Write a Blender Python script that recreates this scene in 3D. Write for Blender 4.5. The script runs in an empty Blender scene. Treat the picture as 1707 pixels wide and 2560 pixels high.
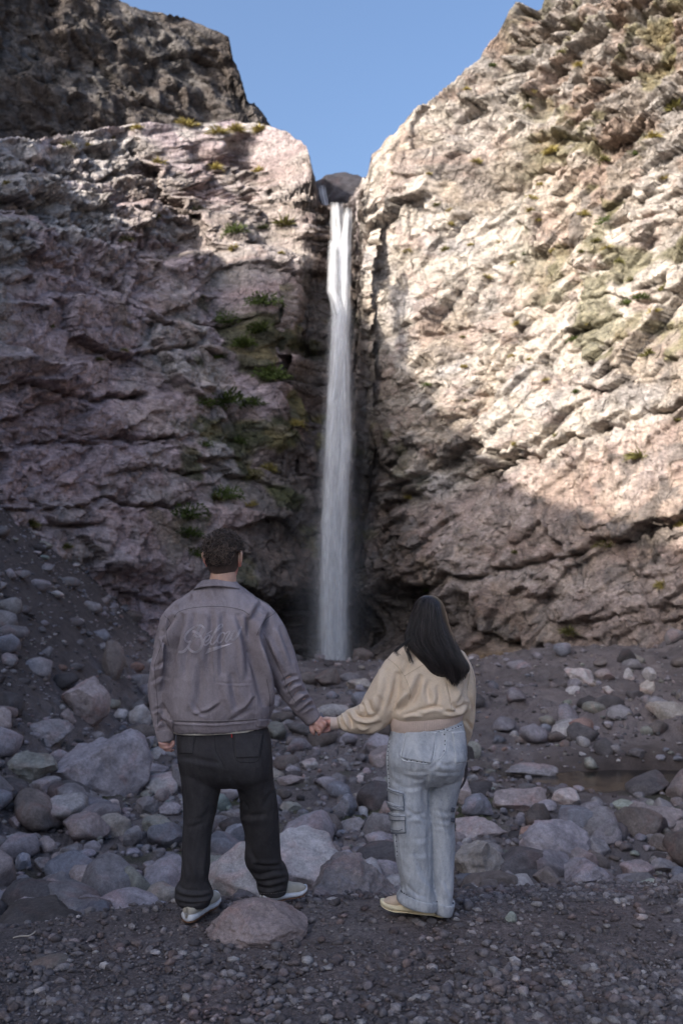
import bpy, math, random
import numpy as np
from mathutils import Vector, Matrix
from mathutils.bvhtree import BVHTree

random.seed(7)
RNG = np.random.default_rng(7)
SC = bpy.context.scene
COL = SC.collection

# ------------------------------------------------------------------ camera, sky, sun, exposure
CAMZ = 1.66
PITCH = math.radians(2.76)
FPX = 2489.0            # focal length in photograph pixels (photograph is 1707 x 2560)
CXP, CYP = 853.5, 1280.0
cam_data = bpy.data.cameras.new('camera')
cam = bpy.data.objects.new('camera', cam_data)
COL.objects.link(cam)
SC.camera = cam
cam.location = (0, 0, CAMZ)
cam.rotation_euler = (math.pi / 2 + PITCH, 0, 0)
cam_data.sensor_fit = 'VERTICAL'
cam_data.sensor_height = 36.0
cam_data.lens = 35.0
cam_data.clip_start = 0.05
cam_data.clip_end = 600
cam_data.dof.use_dof = True
cam_data.dof.focus_distance = 4.75
cam_data.dof.aperture_fstop = 3.4

SUN_DIR = Vector((-0.76, -0.64, 0.52)).normalized()    # points to the sun
world = bpy.data.worlds.new('World')
SC.world = world
world.use_nodes = True
wn = world.node_tree.nodes
wl = world.node_tree.links
wn.clear()
w_out = wn.new('ShaderNodeOutputWorld')
w_bg = wn.new('ShaderNodeBackground')
w_sky = wn.new('ShaderNodeTexSky')
w_sky.sky_type = 'NISHITA'
w_sky.sun_disc = False
w_sky.sun_elevation = math.asin(SUN_DIR.z)
w_sky.sun_rotation = math.atan2(SUN_DIR.x, SUN_DIR.y)
w_sky.altitude = 0
w_sky.air_density = 1.0
w_sky.dust_density = 7.0
w_sky.ozone_density = 4.5
w_bg.inputs['Strength'].default_value = 0.088
wl.new(w_sky.outputs[0], w_bg.inputs['Color'])
wl.new(w_bg.outputs[0], w_out.inputs['Surface'])

sun_data = bpy.data.lights.new('sun', 'SUN')
sun_data.energy = 2.1
sun_data.angle = math.radians(0.55)
sun_data.color = (1.0, 0.92, 0.82)
sun = bpy.data.objects.new('sun', sun_data)
COL.objects.link(sun)
sun.rotation_euler = SUN_DIR.to_track_quat('Z', 'Y').to_euler()

SC.view_settings.view_transform = 'Standard'
SC.view_settings.look = 'None'
SC.view_settings.gamma = 1.0
SC.view_settings.exposure = 1.8
SC.view_settings.use_curve_mapping = False
SC.render.engine = 'CYCLES'
SC.cycles.max_bounces = 8
SC.cycles.diffuse_bounces = 4
SC.cycles.transparent_max_bounces = 24
SC.cycles.volume_bounces = 1
SC.cycles.use_denoising = True

# ------------------------------------------------------------------ projection helpers (construction only)
_cp, _sp = math.cos(PITCH), math.sin(PITCH)

def ray(px, py):
    """world direction through a photograph pixel, scaled so that its y is 1"""
    x = (px - CXP) / FPX
    v = (CYP - py) / FPX
    d = np.array([x, _cp - v * _sp, _sp + v * _cp])
    return d / d[1]

def W(px, py, Y):
    d = ray(px, py)
    return np.array([d[0] * Y, Y, CAMZ + d[2] * Y])

def proj(P):
    P = np.asarray(P, float)
    x = P[..., 0]; y = P[..., 1]; z = P[..., 2] - CAMZ
    f = y * _cp + z * _sp
    u = -y * _sp + z * _cp
    f = np.where(np.abs(f) < 1e-3, 1e-3, f)
    return CXP + FPX * x / f, CYP - FPX * u / f

# ------------------------------------------------------------------ numpy noise
def _hash(ix, iy, iz, seed):
    h = (ix.astype(np.int64) * 374761393 + iy.astype(np.int64) * 668265263 + iz.astype(np.int64) * 2147483647 + seed * 1274126177) & 0xFFFFFFFF
    h = ((h ^ (h >> 13)) * 1274126177) & 0xFFFFFFFF
    h = ((h ^ (h >> 16)) * 2246822519) & 0xFFFFFFFF
    h = h ^ (h >> 15)
    return (h & 0xFFFFFF) / float(0x1000000)

def vnoise(x, y, z, seed=0):
    """smooth value noise in -1..1"""
    x = np.asarray(x, float); y = np.asarray(y, float) + 0 * x; z = np.asarray(z, float) + 0 * x
    ix, iy, iz = np.floor(x), np.floor(y), np.floor(z)
    fx, fy, fz = x - ix, y - iy, z - iz
    ux, uy, uz = (f * f * f * (f * (f * 6 - 15) + 10) for f in (fx, fy, fz))
    r = 0
    for dx in (0, 1):
        for dy in (0, 1):
            for dz in (0, 1):
                w = (ux if dx else 1 - ux) * (uy if dy else 1 - uy) * (uz if dz else 1 - uz)
                r = r + w * _hash(ix + dx, iy + dy, iz + dz, seed)
    return r * 2 - 1

def fbm(x, y, z, seed=0, octv=4, gain=0.5, lac=2.03):
    a, s, t = 1.0, 0, 0
    for k in range(octv):
        s = s + a * vnoise(x, y, z, seed + k * 17)
        t += a
        a *= gain
        x, y, z = x * lac + 3.1, y * lac + 1.7, z * lac + 5.3
    return s / t

def ridged(x, y, z, seed=0, octv=4, gain=0.5):
    a, s, t = 1.0, 0, 0
    for k in range(octv):
        s = s + a * (1 - 2 * np.abs(vnoise(x, y, z, seed + k * 13)))
        t += a; a *= gain
        x, y, z = x * 2.1 + 3.1, y * 2.1, z * 2.1
    return s / t

def facets(u, v, seed, tilt=1.0, step=1.0):
    """chiselled rock: every Voronoi cell is a tilted plane. returns height, edge distance"""
    u = np.asarray(u, float); v = np.asarray(v, float)
    iu, iv = np.floor(u), np.floor(v)
    b1 = np.full(u.shape, 9.0); b2 = np.full(u.shape, 9.0); h = np.zeros(u.shape)
    for du in (-1, 0, 1):
        for dv in (-1, 0, 1):
            cu, cv = iu + du, iv + dv
            z0 = cu * 0
            px = cu + 0.1 + 0.8 * _hash(cu, cv, z0, seed); py = cv + 0.1 + 0.8 * _hash(cu, cv, z0, seed + 1)
            ex, ey = u - px, v - py
            d = np.maximum(np.abs(ex) * 0.9 + np.abs(ey) * 0.35, np.abs(ey) * 0.9 + np.abs(ex) * 0.35)
            hh = step * (_hash(cu, cv, z0, seed + 2) - 0.5) + tilt * ((_hash(cu, cv, z0, seed + 3) - 0.5) * ex + (_hash(cu, cv, z0, seed + 4) - 0.5) * ey)
            near = d < b1
            b2 = np.where(near, b1, np.minimum(b2, d))
            h = np.where(near, hh, h)
            b1 = np.where(near, d, b1)
    return h, b2 - b1

def sstep(a, b, x):
    t = np.clip((x - a) / (b - a), 0, 1)
    return t * t * (3 - 2 * t)

def lerp(a, b, t):
    return a + (b - a) * t

def mixc(c0, c1, t):
    t = np.asarray(t)[..., None]
    return c0 * (1 - t) + c1 * t

# ------------------------------------------------------------------ mesh helpers
def make_mesh(name, V, F, mats=(), cols=None, smooth=True, uv=None, fmat=None):
    V = np.ascontiguousarray(V, np.float32)
    me = bpy.data.meshes.new(name)
    me.vertices.add(len(V))
    me.vertices.foreach_set('co', V.ravel())
    if isinstance(F, np.ndarray):
        k = F.shape[1]
        loops = F.astype(np.int32).ravel()
        starts = np.arange(0, len(loops), k, dtype=np.int32)
        tot = np.full(len(F), k, np.int32)
    else:
        loops = np.concatenate([np.asarray(f, np.int32) for f in F])
        tot = np.array([len(f) for f in F], np.int32)
        starts = np.concatenate([[0], np.cumsum(tot)[:-1]]).astype(np.int32)
    me.loops.add(len(loops))
    me.loops.foreach_set('vertex_index', loops)
    me.polygons.add(len(tot))
    me.polygons.foreach_set('loop_start', starts)
    me.polygons.foreach_set('loop_total', tot)
    if smooth:
        me.polygons.foreach_set('use_smooth', np.ones(len(tot), bool))
    if fmat is not None:
        me.polygons.foreach_set('material_index', np.asarray(fmat, np.int32))
    for m in mats:
        me.materials.append(m)
    me.update(calc_edges=True)
    me.validate()
    if cols is not None:
        a = me.color_attributes.new('col', 'FLOAT_COLOR', 'POINT')
        c = np.ones((len(V), 4), np.float32)
        c[:, :cols.shape[1]] = cols
        a.data.foreach_set('color', c.ravel())
    if uv is not None:
        a = me.attributes.new('flow', 'FLOAT_VECTOR', 'POINT')
        a.data.foreach_set('vector', np.ascontiguousarray(uv, np.float32).ravel())
    return me

def add(name, me, parent=None, **props):
    o = bpy.data.objects.new(name, me)
    COL.objects.link(o)
    if parent is not None:
        o.parent = parent
    for k, v in props.items():
        o[k] = v
    return o

def empty(name, loc=(0, 0, 0), **props):
    o = bpy.data.objects.new(name, None)
    COL.objects.link(o)
    o.location = loc
    for k, v in props.items():
        o[k] = v
    return o

def grid_faces(nr, nc):
    i = np.arange(nr * nc).reshape(nr, nc)
    return np.stack([i[:-1, :-1].ravel(), i[:-1, 1:].ravel(), i[1:, 1:].ravel(), i[1:, :-1].ravel()], 1)

_ico = {}
def ico(sub):
    if sub not in _ico:
        import bmesh
        b = bmesh.new()
        bmesh.ops.create_icosphere(b, subdivisions=sub, radius=1)
        V = np.array([v.co[:] for v in b.verts]); F = np.array([[v.index for v in f.verts] for f in b.faces])
        b.free()
        _ico[sub] = (V, F)
    return _ico[sub]

class Bag:
    """collects many small pieces into one mesh"""
    def __init__(s): s.V = []; s.F = []; s.C = []; s.n = 0
    def put(s, V, F, c=None):
        s.V.append(V); s.F.append(F + s.n); s.n += len(V)
        s.C.append(np.tile(np.asarray(c if c is not None else (1, 1, 1), float), (len(V), 1)) if np.ndim(c) < 2 else c)
    def mesh(s, name, mats, smooth=True):
        return make_mesh(name, np.concatenate(s.V), np.concatenate(s.F), mats, np.concatenate(s.C), smooth)

# ------------------------------------------------------------------ materials
def mat_new(name):
    m = bpy.data.materials.new(name)
    m.use_nodes = True
    nt = m.node_tree
    nt.nodes.clear()
    out = nt.nodes.new('ShaderNodeOutputMaterial')
    b = nt.nodes.new('ShaderNodeBsdfPrincipled')
    nt.links.new(b.outputs[0], out.inputs[0])
    return m, nt, b, out

def N(nt, typ, **kw):
    n = nt.nodes.new(typ)
    for k, v in kw.items():
        if k in n.inputs.keys() if hasattr(n.inputs, 'keys') else False:
            n.inputs[k].default_value = v
        else:
            setattr(n, k, v)
    return n

def mixrgb(nt, a, b, fac, mode='MIX'):
    m = nt.nodes.new('ShaderNodeMix'); m.data_type = 'RGBA'; m.blend_type = mode
    def s(i, v):
        if hasattr(v, 'is_output'): nt.links.new(v, m.inputs[i])
        elif isinstance(v, (int, float)): m.inputs[i].default_value = v
        else: m.inputs[i].default_value = (*v, 1) if len(v) == 3 else v
    s(0, fac); s(6, a); s(7, b)
    return m.outputs[2]

def ramp(nt, fac, stops):
    r = nt.nodes.new('ShaderNodeValToRGB')
    e = r.color_ramp.elements
    while len(e) < len(stops): e.new(0.5)
    for k, (p, c) in enumerate(stops):
        e[k].position = p
        e[k].color = (c, c, c, 1) if isinstance(c, (int, float)) else (*c, 1)
    nt.links.new(fac, r.inputs[0])
    return r.outputs[0]

def noise(nt, scale, detail=6, rough=0.6, vec=None, dist=0.0):
    n = nt.nodes.new('ShaderNodeTexNoise')
    n.inputs['Scale'].default_value = scale; n.inputs['Detail'].default_value = detail
    n.inputs['Roughness'].default_value = rough; n.inputs['Distortion'].default_value = dist
    if vec is not None: nt.links.new(vec, n.inputs['Vector'])
    return n.outputs['Fac']

def bump(nt, b, h, strength, dist, prev=None):
    n = nt.nodes.new('ShaderNodeBump')
    n.inputs['Strength'].default_value = strength; n.inputs['Distance'].default_value = dist
    nt.links.new(h, n.inputs['Height'])
    if prev is not None: nt.links.new(prev, n.inputs['Normal'])
    if b is not None: nt.links.new(n.outputs[0], b.inputs['Normal'])
    return n.outputs[0]

def coords(nt, scale=(1, 1, 1)):
    t = nt.nodes.new('ShaderNodeTexCoord')
    if scale == (1, 1, 1): return t.outputs['Object']
    m = nt.nodes.new('ShaderNodeMapping'); m.inputs['Scale'].default_value = scale
    nt.links.new(t.outputs['Object'], m.inputs[0])
    return m.outputs[0]

def attr_col(nt, name='col'):
    a = nt.nodes.new('ShaderNodeVertexColor'); a.layer_name = name
    return a.outputs['Color'], a.outputs['Alpha']

def cliff_material():
    m, nt, b, out = mat_new('cliff_rock')
    c, wet = attr_col(nt)
    v = coords(nt)
    n1 = noise(nt, 2.2, 8, 0.65, v, 0.3)
    n2 = noise(nt, 14, 8, 0.7, v)
    vs = coords(nt, (1.0, 1.0, 3.2))
    n3 = noise(nt, 3.0, 8, 0.7, vs, 0.6)
    k = mixrgb(nt, c, ramp(nt, n1, [(0.3, 0.55), (0.7, 1.35)]), 1.0, 'MULTIPLY')
    k = mixrgb(nt, k, ramp(nt, n2, [(0.3, 0.68), (0.72, 1.28)]), 1.0, 'MULTIPLY')
    k = mixrgb(nt, k, ramp(nt, n3, [(0.36, 0.7), (0.62, 1.18)]), 1.0, 'MULTIPLY')
    nt.links.new(k, b.inputs['Base Color'])
    r = nt.nodes.new('ShaderNodeMapRange'); nt.links.new(wet, r.inputs[0])
    r.inputs[3].default_value = 0.45; r.inputs[4].default_value = 0.95
    nt.links.new(r.outputs[0], b.inputs['Roughness'])
    b.inputs['Specular IOR Level'].default_value = 0.3
    # fractures: edges of broken blocks at two sizes
    dv = nt.nodes.new('ShaderNodeTexNoise'); dv.inputs['Scale'].default_value = 1.1; dv.inputs['Detail'].default_value = 5
    nt.links.new(v, dv.inputs['Vector'])
    va = nt.nodes.new('ShaderNodeVectorMath'); va.operation = 'ADD'
    vm = nt.nodes.new('ShaderNodeVectorMath'); vm.operation = 'SCALE'; vm.inputs['Scale'].default_value = 1.1
    nt.links.new(dv.outputs['Color'], vm.inputs[0]); nt.links.new(vm.outputs[0], va.inputs[0]); nt.links.new(v, va.inputs[1])
    p = None
    for sc_, st_, di_, ft in ((1.1, .7, .12, 'DISTANCE_TO_EDGE'), (3.6, .5, .05, 'DISTANCE_TO_EDGE'), (3.0, .8, .16, 'F1')):
        vo = nt.nodes.new('ShaderNodeTexVoronoi'); vo.feature = ft; vo.inputs['Scale'].default_value = sc_
        nt.links.new(va.outputs[0], vo.inputs['Vector'])
        h_ = vo.outputs['Distance']
        if ft == 'F1': vo.distance = 'CHEBYCHEV'
        else: h_ = ramp(nt, h_, [(0.0, 0.0), (0.05, .75), (.25, 1.0)])
        p = bump(nt, None, h_, st_, di_, p)
    p = bump(nt, None, n3, 0.5, 0.15, p)
    bump(nt, b, n2, 0.7, 0.045, p)
    return m

def ground_material():
    m, nt, b, out = mat_new('gravelly_soil')
    c, wet = attr_col(nt)
    v = coords(nt)
    n1 = noise(nt, 3.0, 8, 0.7, v)
    n2 = noise(nt, 45, 8, 0.75, v)
    n3 = noise(nt, 160, 4, 0.7, v)
    k = mixrgb(nt, c, ramp(nt, n1, [(0.3, 0.7), (0.7, 1.3)]), 1.0, 'MULTIPLY')
    k = mixrgb(nt, k, ramp(nt, n2, [(0.32, 0.5), (0.7, 1.5)]), 1.0, 'MULTIPLY')
    k = mixrgb(nt, k, ramp(nt, n3, [(0.35, 0.7), (0.75, 1.5)]), 1.0, 'MULTIPLY')
    vo = nt.nodes.new('ShaderNodeTexVoronoi'); vo.inputs['Scale'].default_value = 70
    nt.links.new(v, vo.inputs['Vector'])
    spk = ramp(nt, vo.outputs['Distance'], [(0.0, 1.0), (0.22, 0.0)])
    rnd = nt.nodes.new('ShaderNodeSeparateColor'); nt.links.new(vo.outputs['Color'], rnd.inputs[0])
    pick = ramp(nt, rnd.outputs[0], [(0.80, 0.0), (0.86, 0.8)])
    mul = nt.nodes.new('ShaderNodeMath'); mul.operation = 'MULTIPLY'
    nt.links.new(spk, mul.inputs[0]); nt.links.new(pick, mul.inputs[1])
    k = mixrgb(nt, k, (0.3, 0.26, 0.25), mul.outputs[0])
    nt.links.new(k, b.inputs['Base Color'])
    r = nt.nodes.new('ShaderNodeMapRange'); nt.links.new(wet, r.inputs[0])
    r.inputs[3].default_value = 0.4; r.inputs[4].default_value = 0.97
    nt.links.new(r.outputs[0], b.inputs['Roughness'])
    b.inputs['Specular IOR Level'].default_value = 0.25
    p = bump(nt, None, n2, 1.0, 0.02)
    p = bump(nt, None, vo.outputs['Distance'], 0.7, 0.008, p)
    bump(nt, b, n3, 1.0, 0.006, p)
    return m

def stone_material(name, use_obj=True, scale=1.0):
    """rock colour comes from the object's own colour (single stones) or from the mesh (scattered stones)"""
    m, nt, b, out = mat_new(name)
    if use_obj:
        oi = nt.nodes.new('ShaderNodeObjectInfo'); c = oi.outputs['Color']; rnd = oi.outputs['Random']
    else:
        c, _ = attr_col(nt); rnd = None
    g = nt.nodes.new('ShaderNodeNewGeometry')
    v = g.outputs['Position']
    n1 = noise(nt, 3.5 * scale, 7, 0.65, v, 0.4)
    n2 = noise(nt, 22 * scale, 8, 0.75, v)
    n3 = noise(nt, 90 * scale, 5, 0.7, v)
    k = mixrgb(nt, c, ramp(nt, n1, [(0.28, 0.6), (0.72, 1.35)]), 1.0, 'MULTIPLY')
    k = mixrgb(nt, k, ramp(nt, n2, [(0.3, 0.62), (0.72, 1.35)]), 1.0, 'MULTIPLY')
    k = mixrgb(nt, k, ramp(nt, n3, [(0.3, 0.75), (0.75, 1.3)]), 1.0, 'MULTIPLY')
    # warm iron stains and pale lichen with their own shapes
    n4 = noise(nt, 1.7 * scale, 5, 0.6, v, 1.0)
    k = mixrgb(nt, k, mixrgb(nt, k, (1.12, 0.93, 0.89), 1.0, 'MULTIPLY'), ramp(nt, n4, [(0.52, 0.0), (0.66, 0.9)]))
    n5 = noise(nt, 7 * scale, 8, 0.8, v, 0.5)
    k = mixrgb(nt, k, mixrgb(nt, k, (1.55, 1.55, 1.5), 1.0, 'MULTIPLY'), ramp(nt, n5, [(0.6, 0.0), (0.68, 0.75)]))
    nt.links.new(k, b.inputs['Base Color'])
    b.inputs['Roughness'].default_value = 0.88
    b.inputs['Specular IOR Level'].default_value = 0.3
    p = bump(nt, None, n1, 0.5, 0.05 / scale)
    p = bump(nt, None, n2, 0.9, 0.02 / scale, p)
    bump(nt, b, n3, 0.8, 0.004 / scale, p)
    return m

MAT_CLIFF = cliff_material()
MAT_GROUND = ground_material()
MAT_STONE = stone_material('river_stone')
MAT_STONE_NEAR = stone_material('near_stone', True, 2.2)
MAT_PEBBLE = stone_material('pebble_stone', False, 1.5)
# ------------------------------------------------------------------ cliff walls
BASE = np.array([(-15, -30), (-13.5, -12), (-12.6, 2), (-11.6, 12), (-10.6, 20), (-9.2, 26), (-7, 30.5), (-4, 33.6), (-1.9, 35.8), (-1.1, 36.9),
                 (0.5, 37.1), (1.1, 36.2), (2.6, 34.2), (5.5, 30.6), (9, 26.5), (11.6, 22), (14, 14), (16, 4), (17, -12), (18, -30)], float)

def catmull(P, n):
    P = np.asarray(P, float)
    Q = np.vstack([2 * P[0] - P[1], P, 2 * P[-1] - P[-2]])
    out = []
    m = len(P) - 1
    t = np.linspace(0, m, n)
    i = np.minimum(t.astype(int), m - 1); f = (t - i)[:, None]
    a, b, c, d = Q[i], Q[i + 1], Q[i + 2], Q[i + 3]
    return 0.5 * (2 * b + (c - a) * f + (2 * a - 5 * b + 4 * c - d) * f ** 2 + (3 * b - 3 * c + d - a) * f ** 3)

_bc = catmull(BASE, 4000)
_bs = np.concatenate([[0], np.cumsum(np.linalg.norm(np.diff(_bc, axis=0), axis=1))])
_tn = np.gradient(_bc, axis=0)
_nx = _tn[:, 1] / np.linalg.norm(_tn, axis=1); _ny = -_tn[:, 0] / np.linalg.norm(_tn, axis=1)   # towards the inside of the gorge
S_FALL = float(np.interp(0, _bc[1800:2600, 0], _bs[1800:2600])) if False else float(_bs[np.argmin(np.abs(_bc[:, 0] + 0.3) + 100 * (_bc[:, 1] < 33))])

def base_at(s, own=None):
    if own is not None:
        return [np.interp(s, own[0], q) for q in own[1:]]
    return np.interp(s, _bs, _bc[:, 0]), np.interp(s, _bs, _bc[:, 1]), np.interp(s, _bs, _nx), np.interp(s, _bs, _ny)

def px_of_s(s):
    x, y, _, _ = base_at(s)
    return np.where(y > 5, CXP + FPX * x / np.maximum(y, 5), np.where(x < 0, -4000, 6000))

LEFT_BENCH = ([-4000, -1500, -600, 0, 170, 250, 360, 500, 600, 690, 735, 765, 776, 784, 790, 798, 812, 850, 868, 885],
              [200, 330, 350, 348, 338, 318, 312, 306, 300, 318, 345, 366, 402, 436, 466, 505, 514, 512, 508, 500])
RIGHT_TOP = ([820, 850, 868, 900, 925, 935, 960, 1000, 1040, 1085, 1130, 1160, 1195, 1230, 1260, 1300, 1340, 1400, 1500, 1707, 2300, 6000],
             [512, 512, 505, 462, 425, 378, 352, 318, 268, 245, 205, 178, 150, 100, 62, 24, 4, -30, -90, -180, -300, 100])
UPPER_TOP = ([-4000, -800, 0, 150, 290, 350, 440, 500, 545, 572, 582, 592, 604, 612, 640, 660, 676, 690, 730],
             [-420, -330, -160, -60, 0, 22, 42, 62, 78, 92, 150, 166, 196, 248, 262, 285, 318, 360, 420])

def lines_interp(px, L):
    return np.interp(px, L[0], L[1])

# cracks: xs, ys, half width px, depth m, undercut height px, undercut depth m
CRACKS = [
    ([905, 1003, 1079, 1145, 1227, 1325, 1396, 1495, 1577, 1702, 1900], [1223, 1228, 1212, 1176, 1160, 1125, 1100, 1064, 1032, 1002, 940], 7, .55, 90, .45),
    ([921, 1058, 1096, 1167, 1243, 1380, 1489, 1577, 1707, 1900], [1480, 1463, 1447, 1438, 1414, 1392, 1357, 1337, 1283, 1200], 7, .55, 120, .55),
    ([1100, 1200, 1232, 1375, 1533, 1700], [1560, 1589, 1613, 1627, 1650, 1640], 9, .6, 60, .8),
    ([1375, 1555, 1670, 1800], [1556, 1540, 1518, 1500], 5, .3, 40, .2),
    ([959, 1100, 1240, 1331, 1500, 1626, 1760], [868, 825, 790, 769, 745, 731, 690], 5, .3, 30, .15),
    ([981, 1112, 1183, 1265, 1400], [985, 933, 911, 857, 820], 4, .25, 30, .12),
    ([1395, 1506, 1610, 1707], [208, 200, 180, 130], 10, .7, 50, .5),
    ([1240, 1330, 1451, 1560, 1680], [95, 92, 60, 58, 20], 10, .7, 40, .4),
    ([1500, 1560, 1702, 1850], [570, 552, 525, 490], 7, .5, 40, .4),
    ([1185, 1265, 1340, 1430], [472, 462, 440, 400], 6, .45, 40, .3),
    ([1300, 1400, 1470, 1530], [355, 332, 338, 320], 8, .45, 40, .4),
    ([1400, 1460, 1540], [690, 668, 655], 9, .6, 22, .3),
    ([930, 1040, 1150, 1290], [640, 585, 540, 500], 4, .25, 40, .2),
    ([1000, 1120, 1250, 1400, 1560], [760, 700, 655, 610, 590], 4, .25, 40, .2),
    ([1240, 1400, 1560, 1700], [930, 880, 850, 800], 4, .25, 30, .2),
    ([-200, 40, 130, 300, 372, 430], [960, 958, 952, 972, 980, 985], 8, .6, 60, .6),
    ([-200, 0, 60, 160, 230, 330, 500], [1140, 1130, 1122, 1100, 1092, 1094, 1092], 7, .5, 50, .35),
    ([-200, 0, 120, 245, 330, 400, 520], [1270, 1268, 1268, 1246, 1254, 1266, 1262], 7, .5, 50, .4),
    ([90, 150, 220, 280], [1318, 1312, 1306, 1300], 7, .5, 20, .4),
    ([200, 280, 360, 480], [1096, 1090, 1086, 1096], 5, .35, 40, .3),
    ([-100, 60, 140, 230], [1040, 1045, 1030, 985], 6, .4, 40, .3),
    ([255, 330, 420, 520, 560], [720, 705, 735, 790, 790], 6, .4, 40, .3),
    ([330, 430, 560, 640], [870, 862, 850, 900], 6, .4, 40, .35),
    ([540, 600, 690, 740], [770, 778, 800, 830], 5, .3, 40, .2),
    ([280, 400, 500, 640], [1180, 1168, 1180, 1170], 5, .3, 40, .2),
]
# ledges: xs, ys, step back m (the wall stands back above the line)
LEDGES = [
    ([-800, 0, 60, 110, 200, 300, 380, 440, 520, 620, 700, 765], [470, 472, 476, 505, 500, 512, 560, 588, 606, 592, 600, 645], 1.5, 16),
    ([-800, 0, 120, 240, 330, 400, 450, 520, 620, 700, 770], [400, 396, 400, 372, 378, 398, 432, 434, 446, 455, 492], 1.3, 14),
    ([-800, 0, 200, 260, 420, 560, 680, 760], [345, 345, 350, 340, 348, 355, 350, 390], .7, 10),
    ([-800, 0, 150, 330, 500, 640, 740], [620, 640, 650, 690, 705, 720, 740], .35, 14),
    ([-800, 0, 130, 300, 430, 560, 700], [960, 958, 952, 972, 982, 960, 940], .35, 6),
    ([-800, 0, 160, 330, 500, 680], [1130, 1126, 1100, 1094, 1092, 1110], .40, 6),
    ([-800, 0, 120, 245, 400, 540, 700], [1270, 1268, 1268, 1246, 1264, 1262, 1290], .40, 6),
    ([-800, 0, 255, 330, 420, 560, 700], [730, 740, 720, 705, 735, 790, 810], .45, 7),
    ([-800, 0, 330, 430, 560, 690], [860, 880, 870, 862, 850, 880], .35, 6),
]

def line_dy(px, py, xs, ys, fade=40):
    y = np.interp(px, xs, ys)
    m = sstep(xs[0], xs[0] + fade, px) * (1 - sstep(xs[-1] - fade, xs[-1], px))
    return py - y, m

def blob(px, py, cx, cy, rx, ry, soft=0.35):
    d = np.sqrt(((px - cx) / rx) ** 2 + ((py - cy) / ry) ** 2)
    return 1 - sstep(1 - soft, 1 + soft, d)

def ledge_back(px, py):
    """how far the wall stands back at its ledges"""
    d = 0 * px
    for xs, ys, step, w in LEDGES:
        wob = 22 * fbm(px / 60., py / 200., 0, int(ys[0]) + 1, 3)
        dy, m = line_dy(px, py + wob, xs, ys, 60 if xs[0] < 0 else 380)
        d = d + step * (1 - sstep(-w, w, dy)) * np.where(px > 860, m, np.maximum(m, (px < 0) * 1.0))
    return d

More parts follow.
